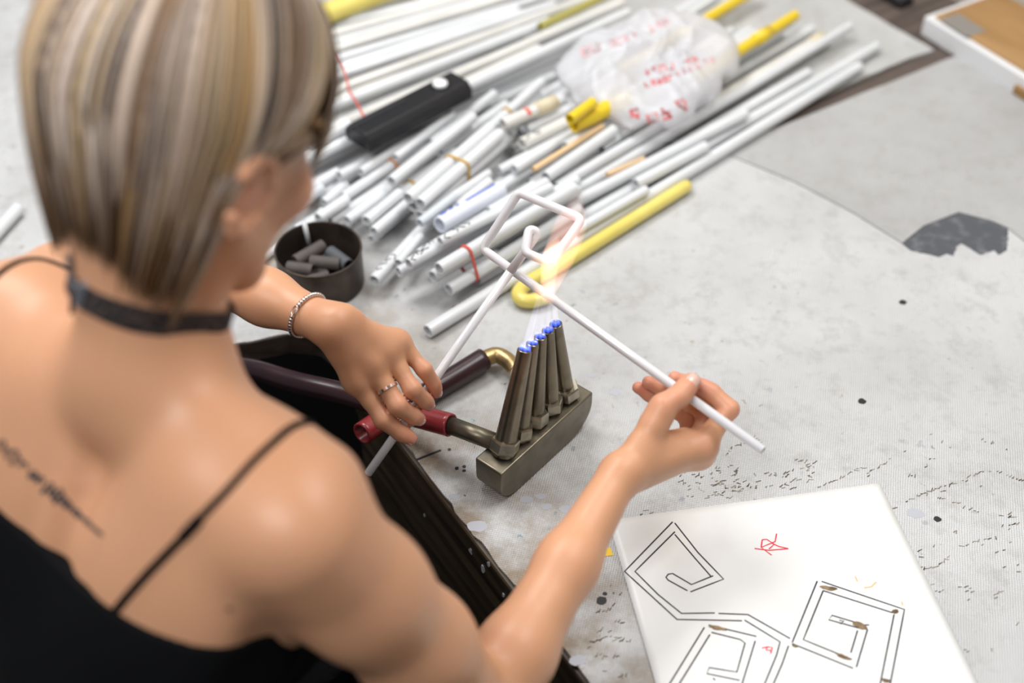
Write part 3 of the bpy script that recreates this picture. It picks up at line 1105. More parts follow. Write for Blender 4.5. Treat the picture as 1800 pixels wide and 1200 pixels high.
def glyph(cx_, cy_, s, rot=-.25):
    """a blocky printed character made of a few strokes, in pixels"""
    st = []
    for _ in range(int(rng.integers(3, 6))):
        if rng.random() < .5:
            y = rng.choice([-.5, 0, .5])
            st.append([(-.45, y), (.45, y)])
        elif rng.random() < .7:
            x = rng.choice([-.45, 0, .45])
            st.append([(x, -.5), (x, .5)])
        else:
            st.append([(-.4, -.5), (.4, .5)])
    c, s_ = math.cos(rot), math.sin(rot)
    return [[(cx_ + s * (x * c - y * s_), cy_ + s * (x * s_ + y * c)) for x, y in q] for q in st]


rows = [((1138, 128), (1178, 117), 4, 11, M_redp), ((1206, 108), (1222, 104), 2, 10, M_redp), ((1138, 149), (1180, 137), 5, 9, M_redp), ((1190, 130), (1252, 106), 6, 8, M_redp2),
        ((1116, 203), (1116, 203), 1, 18, M_redp), ((1147, 208), (1147, 208), 1, 17, M_redp), ((1171, 199), (1196, 188), 2, 19, M_redp),
        ((1030, 92), (1046, 84), 2, 14, M_redp2), ((1075, 78), (1115, 62), 4, 11, M_redp2), ((1145, 50), (1172, 40), 3, 12, M_redp2)]
for p0, p1, n, s, m in rows:
    parts = []
    for i in range(n):
        f = i / max(1, n - 1)
        for st in glyph(p0[0] + (p1[0] - p0[0]) * f, p0[1] + (p1[1] - p0[1]) * f, s):
            pts = [bag_hit(st[0][0] + (st[1][0] - st[0][0]) * g, st[0][1] + (st[1][1] - st[0][1]) * g) for g in (0, .33, .67, 1)]
            if any(p is None for p in pts):
                continue
            parts.append(ribbon(pts, np.tile(nrm(CAM - pts[0]), (4, 1)), .0040 if s > 13 else .0026, .0004))
    if parts:
        link_mesh('red_lettering', *join(*parts), m, bag, smooth=False)

# ================================================================== TIN WITH RUBBER PIECES
tc = PZ(566, 492, .004)
M_tin = mat('rusty_tin', (0.050, 0.038, 0.032), 0.42, metal=.55, var=(30, (0.11, 0.085, 0.065), .45, .75), bump=(80, .25, .001))
tc = np.array([tc[0], tc[1], T])
tin_r, tin_h = .053, .054
prof = [(tin_r - .002, .0), (tin_r, .002), (tin_r, tin_h - .002), (tin_r + .0014, tin_h - .001), (tin_r + .0012, tin_h + .0008), (tin_r - .001, tin_h + .0008), (tin_r - .0018, tin_h - .002), (tin_r - .0018, .003)]
tin = link_mesh('round_tin', *lathe(prof, tc, 48), M_tin)
tag(tin, 'round dark rusty open tin beside her wrist', 'tin')
autosmooth(tin, 50)
M_rub = mat('grey_rubber', (0.072, 0.060, 0.056), .65, var=(40, (0.10, 0.086, 0.08), .4, .7))
M_rub2 = mat('blue_grey_rubber', (0.085, 0.09, 0.10), .6)
RUB = [((-.024, -.012), 20, .0085, .052, 0, M_rub), ((-.008, .008), 62, .008, .050, 0, M_rub), ((.012, -.014), -30, .008, .045, 0, M_rub), ((.022, .012), -42, .0085, .052, 0, M_rub2),
       ((.006, -.026), 5, .008, .050, 1, M_rub), ((-.012, -.002), -18, .0085, .058, 1, M_rub), ((.014, .016), -35, .0085, .054, 1, M_rub2),
       ((-.014, .014), 42, .0085, .052, 2, M_rub), ((.008, -.004), -10, .0085, .046, 2, M_rub), ((-.022, -.016), -14, .0085, .040, 2, M_rub), ((.002, -.030), 20, .0065, .030, 2, M_rub), ((.024, .004), -48, .0085, .046, 2, M_rub2)]
for (x, y), ang, r, L, lay, m in RUB:
    c = tc + np.array([x, y, .003 + r + lay * .0120])
    d = np.array([math.cos(math.radians(ang)), math.sin(math.radians(ang)), .05])
    V, F = sweep(np.array([c - d * L / 2 * .82, c, c + d * L / 2 * .82]), r, 14, 'open')
    o = autosmooth(link_mesh('rubber_tube', V, F, m))
    tag(o, 'short grey rubber tube piece lying inside the rusty tin' if m is M_rub else 'blue-grey rubber tube piece lying inside the rusty tin', 'rubber tube', 'rubber pieces in the tin')
cg = [tc + np.array([-.018, .040, .030]), tc + np.array([-.022, .046, .062])]
tag(link_mesh('glass_stick', *sweep(np.array(cg), .0032, 10), M_tube), 'thin white glass stick leaning on the inner wall of the rusty tin', 'glass stick')

# ================================================================== GAS BURNER
M_steel = mat('tarnished_steel', (0.20, 0.175, 0.13), 0.36, metal=.85, var=(55, (0.15, 0.13, 0.10), .42, .7), bump=(150, .25, .0006))
M_steel2 = mat('nozzle_steel', (0.22, 0.185, 0.135), 0.30, metal=.9, var=(45, (0.16, 0.135, 0.10), .45, .7), bump=(180, .2, .0005))
M_nut = mat('nickel_nut', (0.40, 0.36, 0.28), 0.30, metal=.9, var=(60, (0.25, 0.22, 0.17), .45, .7))
bh = .049
BA, BB = PZ(880, 800, bh), PZ(1000, 693, bh)
bd = nrm((BB - BA) * [1, 1, 0])
bn = np.array([-bd[1], bd[0], 0])
bcen = (BA + BB) / 2
bcen[2] = T
burner = thing('gas_burner', 'five-nozzle steel ribbon burner standing on the canvas with its flame lit', 'burner', bcen)
hl = np.linalg.norm((BB - BA)[:2]) / 2 + .020
# boat-shaped side profile, extruded across
prof = [(-hl, bh), (hl, bh)]
for k in range(9):
    a = k / 8 * math.pi / 2
    prof.append((hl - .040 + .040 * math.cos(a), .0005 + .034 - .034 * math.sin(a)))
for k in range(9):
    a = k / 8 * math.pi / 2
    prof.append((-hl + .026 - .026 * math.sin(a), .0005 + .024 - .024 * math.cos(a)))
n = len(prof)
th = .0185
V = np.vstack([bcen + bd * x + bn * th * s + az * z for s in (-1, 1) for x, z in prof]).reshape(-1, 3)
F = [tuple(range(n)), tuple(range(2 * n - 1, n - 1, -1))] + [(i, n + i, n + (i + 1) % n, (i + 1) % n) for i in range(n)]
o = link_mesh('base_bar', V, F, M_steel, burner)
bevel(autosmooth(o, 30), .0022, 3)
tip_c = PZ(950, 592, .160)
TIPS = []
for i in range(5):
    f = (i - 2) / 2.0
    b0 = bcen + bd * f * (hl - .024) + az * (bh - .001)
    t0 = np.array([tip_c[0], tip_c[1], 0]) + bd * f * .0255 + az * tip_c[2]
    d = nrm(t0 - b0)
    L = np.linalg.norm(t0 - b0)
    rb, rt = (.0125, .0078) if i == 0 else (.0098, .0068)
    path = np.array([b0 + d * L * s for s in (0, .25, .5, .75, 1)])
    nz = link_mesh('nozzle', *sweep(path, np.linspace(rb, rt, 5), 20, 'open'), M_steel2, burner)
    autosmooth(nz)
    # hex nut and its collar at the foot
    c0 = b0 + d * .0035
    hx_ = []
    for s, q in ((0, .94), (.002, 1), (.0125, 1), (.0145, .93)):
        a = np.linspace(0, 2 * math.pi, 6, endpoint=False) + .3 + i * .4
        u = nrm(bd - d * np.dot(bd, d))
        v = np.cross(d, u)
        rn = .0158 if i in (0, 4) else .0138
        hx_.append(c0 + d * s + rn * q * (np.cos(a)[:, None] * u + np.sin(a)[:, None] * v))
    V = np.vstack(hx_)
    F = [tuple(range(5, -1, -1)), tuple(range(18, 24))] + [(k * 6 + j, k * 6 + (j + 1) % 6, (k + 1) * 6 + (j + 1) % 6, (k + 1) * 6 + j) for k in range(3) for j in range(6)]
    link_mesh('hex_nut', V, F, M_nut, nz, smooth=False)
    TIPS.append((t0, d, rt))
# inlet pipe to the left and rear union
in0 = bcen - bd * (hl - .028) + az * (bh + .008) - bn * -.0
inl = PZ(783, 744, .050)
d = nrm(inl - in0)
link_mesh('inlet_pipe', *sweep(np.array([in0 + d * .010, inl]), .0098, 18, 'flat'), M_steel, burner)
link_mesh('inlet_collar', *sweep(np.array([inl - d * .003, inl + d * .006]), .0115, 18, 'flat'), M_nut, burner)
M_brass = mat('brass_elbow', (0.50, 0.36, 0.17), .35, metal=.85, var=(50, (0.30, 0.21, 0.10), .45, .7))
el = [PZ(846, 633, .018), PZ(872, 624, .018), PZ(893, 634, .018), PZ(908, 652, .018), bcen + bd * .02 + bn * .012 + az * .020]
link_mesh('brass_elbow', *sweep(smooth_path(el[:4], 18), [.0098] * 19, 14), M_brass, burner)
link_mesh('supply_pipe', *sweep(np.array([el[3], el[4]]), .0085, 14), mat('pale_pipe', (0.55, 0.47, 0.38), .5), burner)

# hoses -------------------------------------------------------------------
M_hose = mat('maroon_hose', (0.024, 0.008, 0.012), 0.32, spec=.5, coat=.2, var=(14, (0.04, 0.014, 0.017), .4, .7))
M_hose_r = mat('red_hose', (0.26, 0.025, 0.030), 0.3, spec=.5, coat=.3)
off = PZ(300, 640, -.10)
hp = smooth_path([off, PZ(420, 645, -.012), PZ(520, 672, .012), PZ(610, 693, .020), PZ(700, 722, .030), PZ(740, 733, .042), PZ(792, 747, .051)], 60)
hs = thing('gas_hose', 'dark maroon gas hose with a red sleeve pushed on the inlet pipe', 'hose', hp[len(hp) // 2] * [1, 1, 0] + [0, 0, T])
link_mesh('hose', *sweep(hp[:44], .0125, 16), M_hose, hs)
link_mesh('sleeve', *sweep(hp[40:], .0128, 16, 'open'), M_hose_r, hs)
h2 = np.array([PZ(636, 762, .020), PZ(690, 728, .012), PZ(770, 680, .0135), PZ(851, 630, .018)])
h2[1][2] = T + .0135
hs2 = thing('gas_hose', 'dark hose with a cut red open end running to the brass elbow', 'hose', (*h2[1][:2], T))
h2p = smooth_path(h2, 36)
link_mesh('hose', *sweep(h2p[16:], .0132, 16), M_hose, hs2)
link_mesh('red_end', *sweep(h2p[:18], .0130, 16, 'open'), M_hose_r, hs2)

# ================================================================== WORKPIECE (held tube)
W0, W1 = PD(1341, 791, 1.290), PD(848, 437, 1.432)
W2, W3 = PZ(912, 338, .268), PZ(1024, 385, .268)
W4, W5 = PZ(968, 463, .236), PZ(922, 443, .240)
U1, U2 = PZ(930, 402, .252), PZ(946, 408, .248)
W6 = PD(647, 832, 1.452)
dn = nrm(W6 - U2)
pts = [W0, W1, W2, W3, W4, W5, U1, U2, U2 + dn * .05, W6]
pw = fillet(pts, [.0, .007, .008, .007, .006, .008, .0065, .0065, .0, .0], 7)
hot = W0 + (W1 - W0) * .755
kw = NT('white_glass_tube')
kw.b.inputs['Base Color'].default_value = (0.78, 0.775, 0.80, 1)
kw.b.inputs['Roughness'].default_value = .16
kw.b.inputs['Coat Weight'].default_value = .6
kw.b.inputs['Coat Roughness'].default_value = .04
pos = kw.n('ShaderNodeNewGeometry').outputs['Position']
dh = kw.n('ShaderNodeVectorMath', {0: pos, 1: tuple(hot)}, operation='DISTANCE').outputs['Value']
dh2 = kw.n('ShaderNodeVectorMath', {0: pos, 1: tuple(W4)}, operation='DISTANCE').outputs['Value']
g = kw.math('MAXIMUM', kw.mr(dh, .004, .016, 1, 0), kw.mr(dh2, .004, .022, 1.2, 0))
kw.link(g, kw.b.inputs['Emission Strength'])
kw.b.inputs['Emission Color'].default_value = (1.0, 0.55, 0.25, 1)
work = link_mesh('bent_glass_tube', *sweep(pw, .00475, 16, 'open'), kw.m)
tag(work, 'white glass tube bent into an angular spiral, held in both hands', 'glass tube')

# ================================================================== FLAME


def vol_mat(name, color, strength, z0=None, z1=None, s1=None, col2=None):
    k = NT(name)
    k.t.nodes.remove(k.b)
    e = k.n('ShaderNodeEmission', {'Color': (*color, 1), 'Strength': strength})
    if z0 is not None:
        sepz = k.n('ShaderNodeSeparateXYZ', {0: k.n('ShaderNodeNewGeometry').outputs['Position']}).outputs[2]
        k.link(k.mr(sepz, z0, z1, strength, s1), e.inputs['Strength'])
        if col2:
            k.link(k.mix(k.mr(sepz, z0, z1), color, col2), e.inputs['Color'])
    k.link(e.outputs[0], k.out.inputs['Volume'])
    return k.m


flame = thing('gas_flame', 'blue-white gas flame turning orange around the glass tube', 'flame', tip_c)
M_jet = vol_mat('blue_jet_flame', (0.70, 0.70, 1.0), 48.0, tip_c[2], hot[2], 36.0)
M_cone = vol_mat('blue_cone_flame', (0.10, 0.18, 1.0), 260.0)
hotc = hot + az * .004
for t0, d, rt in TIPS:
    e1 = hotc + (t0 - tip_c) * .45
    P_ = np.array([t0 + d * .001, t0 + (e1 - t0) * .3, t0 + (e1 - t0) * .65, e1])
    link_mesh('jet', *sweep(P_, [rt * .55, rt * .5, rt * .42, rt * .3], 12), M_jet, flame)
    for q in range(6):
        a = q * math.pi / 3
        u = nrm(np.cross(d, [1, 0, 0]))
        v = np.cross(d, u)
        c = t0 + (u * math.cos(a) + v * math.sin(a)) * rt * (.58 if q else 0)
        link_mesh('blue_cone', *sweep(np.array([c, c + d * .0035, c + d * .007]), [rt * .30, rt * .28, rt * .04], 8), M_cone, flame)
M_plume = vol_mat('orange_flame', (1.0, 0.50, 0.32), 34.0, hot[2], hot[2] + .11, 6.0, (1.0, .45, .36))
top = hot + np.array([.030, .020, .115])
pp = smooth_path([hot - az * .006, hot + (top - hot) * .35 + [.001, 0, 0], hot + (top - hot) * .7 + [.003, 0, 0], top], 24)
rr = np.interp(np.linspace(0, 1, len(pp)), [0, .12, .35, .65, 1], [.005, .010, .0165, .017, .004])
link_mesh('plume', *sweep(pp, rr, 16, 'round'), M_plume, flame)
M_plume2 = vol_mat('yellow_flame', (1.0, 0.66, 0.40), 34.0)
pp2 = smooth_path([hot - az * .004, hot + (W4 - hot) * .5, W4 + az * .008, W4 + np.array([.006, .004, .03])], 20)
rr2 = np.interp(np.linspace(0, 1, len(pp2)), [0, .15, .5, .8, 1], [.004, .008, .009, .009, .002])
link_mesh('inner_flame', *sweep(pp2, rr2, 14, 'round'), M_plume2, flame)

# ================================================================== DRAWING
PO, PX, PY = PZ(1069, 916), PZ(1546, 850), PZ(1136, 1202)
pu = nrm(PX - PO)
pw_ = np.linalg.norm(PX - PO)
pv = nrm(PY - PO)
pv = nrm(pv - pu * np.dot(pv, pu))
plen = .42
PN = np.array([0, 0, 1.0])


def paper_z(x, y):
    q = np.array([x, y, T]) - PO
    a, b = float(q @ pu) / pw_, float(q @ pv) / plen
    return T + .0011 + .0009 * (1 + math.sin(5 * a + 2 * b)) * .5 + .0010 * (1 + math.sin(9 * b - 3 * a)) * .5 


nu, nv = 36, 46
V, F = [], []
for lay in (0, 1):
    for j in range(nv + 1):
        for i in range(nu + 1):
            a, b = i / nu, j / nv
            p = PO + pu * pw_ * a + pv * plen * b
            V.append((p[0], p[1], paper_z(p[0], p[1]) - (0.0004 if lay else 0)))
N1 = (nu + 1) * (nv + 1)
for j in range(nv):
    for i in range(nu):
        q = (j * (nu + 1) + i, j * (nu + 1) + i + 1, (j + 1) * (nu + 1) + i + 1, (j + 1) * (nu + 1) + i)
        F.append(q[::-1])
        F.append(tuple(k + N1 for k in q))
rim = [i for i in range(nu + 1)] + [j * (nu + 1) + nu for j in range(1, nv + 1)] + [nv * (nu + 1) + i for i in range(nu - 1, -1, -1)] + [j * (nu + 1) for j in range(nv - 1, 0, -1)]
for k in range(len(rim)):
    a, b = rim[k], rim[(k + 1) % len(rim)]
    F.append((a, b, b + N1, a + N1))
M_paper = mat('tracing_paper', (0.755, 0.755, 0.75), .38, spec=.5, var=(7, (0.69, 0.665, 0.635), .48, .72), bump=(26, .25, .0025))
paper = link_mesh('drawing_sheet', V, F, M_paper)
tag(paper, 'large white paper sheet with an inked spiral tube pattern', 'drawing')
M_ink = mat('drawing_ink', (0.012, 0.010, 0.018), .5)
M_red = mat('red_pen', (0.72, 0.02, 0.05), .5)
M_scorch = mat('scorch_brown', (0.12, 0.075, 0.04), .8, var=(90, (0.30, 0.21, 0.12), .42, .65))


def pp_(x, y):        # crop coordinates of my enlarged view -> photo pixel -> plan
    return (*G(1040 + x / 2.5714, 830 + y / 2.5714), 0)


INK = [[(365, 230), (148, 455), (385, 672), (678, 678)], [(375, 235), (480, 370), (595, 490), (445, 548)], [(375, 275), (195, 455), (300, 560), (405, 645), (555, 643)],
       [(572, 645), (705, 650), (895, 757)], [(375, 287), (470, 400), (540, 480)], [(548, 475), (450, 515), (365, 465), (345, 468), (335, 482), (345, 495), (432, 543)],
       [(690, 675), (850, 772), (835, 830), (785, 950), (740, 1060)], [(888, 790), (860, 870), (825, 950), (780, 1060)], [(1018, 497), (905, 775)], [(1038, 498), (1412, 625), (1350, 950), (1330, 1060)],
       [(1045, 540), (955, 762), (1175, 850)], [(1045, 540), (1360, 640)], [(1365, 648), (1305, 950), (1285, 1060)], [(905, 780), (1180, 890)], [(1195, 885), (1245, 715)],
       [(1200, 720), (1170, 820)], [(1210, 710), (1070, 672), (1085, 652), (1230, 695), (1252, 695)], [(508, 708), (358, 950), (290, 1060)], [(533, 740), (402, 950), (340, 1050)],
       [(527, 697), (743, 748)], [(540, 730), (670, 762), (692, 778), (655, 908), (530, 888), (520, 915), (668, 945)], [(738, 768), (682, 950), (660, 1040)],
       [(1118, 674), (1138, 678), (1122, 690), (1144, 690)], [(548, 935), (558, 945)]]
link_mesh('ink_drawing', *flat_strokes([[pp_(*p) for p in s] for s in INK], .0016, lambda x, y: paper_z(x, y) + .0001, .0002), M_ink, paper, smooth=False)
RED = [[(835, 282), (828, 318), (765, 345), (812, 380)], [(735, 350), (800, 358), (888, 350)], [(812, 325), (845, 340), (888, 350)], [(770, 310), (790, 308), (825, 330), (800, 352)], [(765, 345), (770, 310)]]
link_mesh('red_mark', *flat_strokes([[pp_(*p) for p in s] for s in RED], .0015, lambda x, y: paper_z(x, y) + .0001, .0002), M_red, paper, smooth=False)
RED2 = [[(768, 800), (795, 795), (815, 797), (808, 825)], [(795, 795), (785, 808), (812, 812)]]
link_mesh('red_mark', *flat_strokes([[pp_(*p) for p in s] for s in RED2], .0016, lambda x, y: paper_z(x, y) + .0001, .0002), M_red, paper, smooth=False)
for x, y, a, b, ang in ((1070, 530, 38, 11, 10), (1370, 635, 14, 12, 0), (1215, 700, 40, 14, 25), (1140, 840, 40, 10, 20), (570, 712, 46, 9, 12), (1330, 946, 22, 10, 10), (915, 790, 14, 6, 20)):
    pts = []
    for k in range(16):
        t_ = k / 16 * 2 * math.pi
        q = .7 + .5 * rng.random()
        c_, s_ = math.cos(math.radians(ang)), math.sin(math.radians(ang))
        u_, v_ = a * q * math.cos(t_), b * q * math.sin(t_)
        p = pp_(x + u_ * c_ - v_ * s_, y + u_ * s_ + v_ * c_)
        pts.append((p[0], p[1], paper_z(p[0], p[1]) + .0003))
    c = np.mean(pts, axis=0)
    link_mesh('scorch_mark', np.vstack([pts, [c + [0, 0, .0001]]]), [(k, (k + 1) % 16, 16) for k in range(16)], M_scorch, paper, smooth=False)
M_tea = mat('orange_stain', (0.70, 0.48, 0.20), .6)
for st in ([(1190, 475), (1200, 498)], [(1230, 526), (1262, 522), (1285, 500)], [(1400, 590), (1404, 606)]):
    link_mesh('orange_stain', *flat_strokes([[pp_(*p) for p in st]], .0016, lambda x, y: paper_z(x, y) + .0001, .0002), M_tea, paper, smooth=False)
tag(link_mesh('sticky_tab', *prism([G(1058, 966), G(1072, 962), G(1078, 976), G(1062, 978)], T - .0002, T + .0006), mat('yellow_tab', (0.85, 0.55, 0.02), .5), smooth=False), 'tiny yellow paper tab at the edge of the drawing', 'paper tab')

# ================================================================== BOARD AT THE BACK
M_brown = wood_mat('brown_board', (0.30, 0.165, 0.06), (0.40, 0.235, 0.10), EDIR, .55, 9, .0002)
M_whitep = mat('white_paint', (0.74, 0.74, 0.75), .45)
q0, q1 = PZ(1622, 40, .02)[:2], PZ(1800, 150, .02)[:2]
bdv = nrm(q1 - q0)
bnv = np.array([-bdv[1], bdv[0]])
if bnv @ ENRM[:2] < 0:
    bnv = -bnv
brd = thing('wooden_board', 'brown topped board with white edges lying against the back wall', 'board', (*(q0 + bdv * .3 + bnv * .06), T))
blen, bwid = .75, .155
V, F = prism([q0, q0 + bdv * blen, q0 + bdv * blen + bnv * bwid, q0 + bnv * bwid], T - .002, T + .032)
bevel(link_mesh('white_frame', V, F, M_whitep, brd, smooth=False), .003)
V, F = prism([q0 + bdv * .012 + bnv * .010, q0 + bdv * blen + bnv * .010, q0 + bdv * blen + bnv * (bwid - .004), q0 + bdv * .012 + bnv * (bwid - .004)], T + .030, T + .036)
bevel(link_mesh('brown_top', V, F, M_brown, brd, smooth=False), .002)
gc = PZ(1692, 44, .036)[:2]
link_mesh('grey_label', *prism([gc + bdv * x + bnv * y for x, y in ((-.03, -.018), (.03, -.02), (.032, .018), (-.028, .02))], T + .0358, T + .0364), mat('grey_label', (.24, .22, .20), .7), brd, smooth=False)
c = PZ(1800, 158, .006)[:2]
bk = link_mesh('wood_block', *prism([c + bdv * x + bnv * y for x, y in ((-.008, -.016), (.07, -.016), (.07, .02), (-.008, .02))], T + .0012, T + .016), M_brown, smooth=False)
tag(bevel(bk, .002), 'small brown wood block lying before the white-edged board', 'wood block')
c = PZ(1570, -12, .01)[:2]
bk = link_mesh('black_clip', *prism([c + bdv * x + bnv * y for x, y in ((-.02, -.012), (.03, -.012), (.03, .02), (-.02, .02))], T - .003, T + .012), M_blackp, smooth=False)
tag(bevel(bk, .004, 3), 'small black plastic clip on the bare wood at the back', 'clip')
# ================================================================== THE PERSON (signed distance body -> one continuous mesh)
def smin(a, b, k):
    h = np.maximum(k - np.abs(a - b), 0) / k
    return np.minimum(a, b) - h * h * k * .25


def smax(a, b, k):
    return -smin(-a, -b, k)


def cap_d(P, a, b, ra, rb):
    ab = b - a
    t = np.clip(((P - a) @ ab) / max(float(ab @ ab), 1e-12), 0, 1)
    return np.linalg.norm(P - a - t[:, None] * ab, axis=1) - (ra + (rb - ra) * t)


def ell_d(P, c, R, rad):
    q = (P - c) @ R            # columns of R are the local axes
    k0 = np.linalg.norm(q / rad, axis=1)
    k1 = np.linalg.norm(q / (rad * rad), axis=1) + 1e-9
    return k0 * (k0 - 1) / k1


class Grp:
    """smooth union of primitives with a bounding box"""

    def __init__(self, k):
        self.k, self.it, self.lo, self.hi = k, [], np.full(3, 9.), np.full(3, -9.)

    def _bb(self, p, r):
        self.lo = np.minimum(self.lo, np.asarray(p) - r)
        self.hi = np.maximum(self.hi, np.asarray(p) + r)

    def cap(self, a, b, ra, rb=None):
        rb = ra if rb is None else rb
        a, b = np.asarray(a, float), np.asarray(b, float)
        self.it.append(('c', a, b, ra, rb))
        self._bb(a, ra)
        self._bb(b, rb)
        return self

    def chain(self, pts, rads):
        for i in range(len(pts) - 1):
            self.cap(pts[i], pts[i + 1], rads[i], rads[i + 1])
        return self

    def ell(self, c, R, rad):
        self.it.append(('e', np.asarray(c, float), R, np.asarray(rad, float)))
        self._bb(c, max(rad))
        return self

    def raw(self, P):
        d = None
        for it in self.it:
            q = cap_d(P, *it[1:]) if it[0] == 'c' else ell_d(P, *it[1:])
            d = q if d is None else smin(d, q, self.k)
        return d

    def __call__(self, P):
        m = np.all((P > self.lo - .05) & (P < self.hi + .05), axis=1)
        out = np.full(len(P), .09)
        if m.any():
            out[m] = self.raw(P[m])
        return out


# ---- skeleton
SR = PZ(545, 905, .385)
SL = PZ(-12, 522, .395)
MID = (SR + SL) / 2
Rg = nrm((SR - SL) * [1, 1, 0])
Fw = np.array([-Rg[1], Rg[0], 0])
LEAN = math.radians(25)
Ub = az * math.cos(LEAN) + Fw * math.sin(LEAN)
Fb = Fw * math.cos(LEAN) - az * math.sin(LEAN)
RB = np.column_stack([Rg, Fb, Ub])


def bl_(x, y, z):
    return MID + Rg * x + Fb * y + Ub * z


HC = PD(325, 212, .955)
hp_ = math.radians(30)
hyaw = math.radians(-4)
Rh = nrm(Rg * math.cos(hyaw) + Fw * math.sin(hyaw))
Fh0 = np.array([-Rh[1], Rh[0], 0])
Uh = az * math.cos(hp_) + Fh0 * math.sin(hp_)
Fh = Fh0 * math.cos(hp_) - az * math.sin(hp_)
RH = np.column_stack([Rh, Fh, Uh])


def hl_(x, y, z):
    return HC + Rh * x + Fh * y + Uh * z


torso = Grp(.045)
torso.ell(bl_(0, .045, -.20), RB, (.138, .100, .20))
torso.ell(bl_(0, .045, -.42), RB, (.120, .088, .17))
torso.ell(bl_(0, .035, -.56), RB, (.165, .115, .13))
for s in (-1, 1):
    torso.cap(bl_(0, .008, .015), bl_(s * .145, .015, -.024), .040, .035)
    torso.ell(bl_(s * .088, -.022, -.105), RB, (.068, .034, .088))
    torso.cap(bl_(s * .10, .02, -.03), bl_(s * .12, .03, -.16), .045, .040)
    torso.ell(bl_(s * .075, .115, -.19), RB, (.058, .05, .055))
    torso.cap(bl_(s * .03, .07, -.02), bl_(s * .15, .045, .0), .016, .018)
spine = Grp(.02)
neck = Grp(.025)
NK0, NK1 = bl_(-.004, .010, .005), hl_(-.010, -.022, -.055)
neck.cap(NK0, NK1, .047, .046)
neck.cap(bl_(.02, .06, .0), hl_(.042, -.006, -.045), .012, .013)
neck.cap(bl_(-.04, .06, .0), hl_(-.056, -.008, -.045), .012, .013)

head = Grp(.022)
head.ell(hl_(0, -.008, .022), RH, (.074, .094, .090))
head.ell(hl_(0, .036, -.030), RH, (.062, .064, .085))
head.ell(hl_(0, .030, -.070), RH, (.056, .058, .044))
head.cap(hl_(-.012, .078, -.108), hl_(.012, .078, -.108), .017)
head.cap(hl_(.056, .010, -.055), hl_(.022, .070, -.105), .014, .014)
head.cap(hl_(-.056, .010, -.055), hl_(-.022, .070, -.105), .014, .014)
for s in (-1, 1):
    head.ell(hl_(s * .042, .072, -.032), RH, (.020, .020, .018))
    head.cap(hl_(s * .012, .098, .020), hl_(s * .048, .084, .022), .009, .007)
face = Grp(.008)
face.cap(hl_(0, .095, .010), hl_(0, .112, -.026), .007, .0095)
face.cap(hl_(-.012, .100, -.030), hl_(.012, .100, -.030), .0075)
face.cap(hl_(-.018, .086, -.062), hl_(.018, .086, -.062), .0075)
face.cap(hl_(-.016, .084, -.072), hl_(.016, .084, -.072), .0085)
ears = Grp(.006)
for s in (-1, 1):
    Re = np.column_stack([nrm(Rh * s + Fh * -.35), nrm(Fh - Rh * s * -.35), Uh])
    for k in range(9):
        a0, a1 = math.radians(-150 + k * 33), math.radians(-150 + (k + 1) * 33)
        c = hl_(s * .083, -.004, -.018)
        oy, oz = nrm(Fh * .95 - Rh * s * -.0), Uh
        out = nrm(Rh * s * .55 - Fh * .4)
        f = lambda a: c + oy * .0155 * math.cos(a) + oz * .028 * math.sin(a) + out * (.004 - .008 * math.cos(a))
        ears.cap(f(a0), f(a1), .0046, .0046)
    ears.ell(hl_(s * .079, -.006, -.018), RH, (.007, .015, .025))
    ears.ell(hl_(s * .078, -.001, -.043), RH, (.006, .008, .009))

# ---- arms
ER = PZ(848, 1248, .100)
WR = PD(1086, 838, 1.292)
EL = PZ(310, 452, .185)
WL = PZ(583, 573, .195)
SRj = bl_(.164, .010, -.028)
SLj = bl_(-.164, .010, -.016)


def arm(S, E, W, side):
    g = Grp(.02)
    u = E - S
    f = W - E
    g.cap(S, S + u * .3, .051, .050)
    g.cap(S + u * .3, S + u * .6, .048, .0445)
    g.cap(S + u * .6, E, .0445, .031)
    g.cap(E, E + f * .22, .0315, .0330)
    g.cap(E + f * .22, E + f * .6, .0330, .0262)
    g.cap(E + f * .6, W, .0265, .0195)
    return g


armR = arm(SRj, ER, WR, 1)
armL = arm(SLj, EL, WL, -1)

# ---- hands: joints from what the photograph shows (pixel, distance along the view axis)


class Hand:
    def __init__(self):
        self.palm = Grp(.016)
        self.f = []
        self.j = []

    def finger(self, pts, rads):
        g = Grp(.005)
        pp, rr = [pts[0]], [rads[0]]
        for i in range(1, len(pts)):
            pp += [(np.asarray(pts[i - 1]) + np.asarray(pts[i])) / 2, pts[i]]
            rr += [(rads[i - 1] + rads[i]) / 2 * (.93 if i < len(pts) - 1 else 1.0), rads[i] * (1.03 if i < len(pts) - 1 else 1.0)]
        g.chain(pp, rr)
        self.f.append(g)
        self.j.append((pts, rads))

    def __call__(self, P):
        p = self.palm(P)
        out = p
        for g in self.f:
            out = np.minimum(out, smin(p, g(P), .010))
        return out


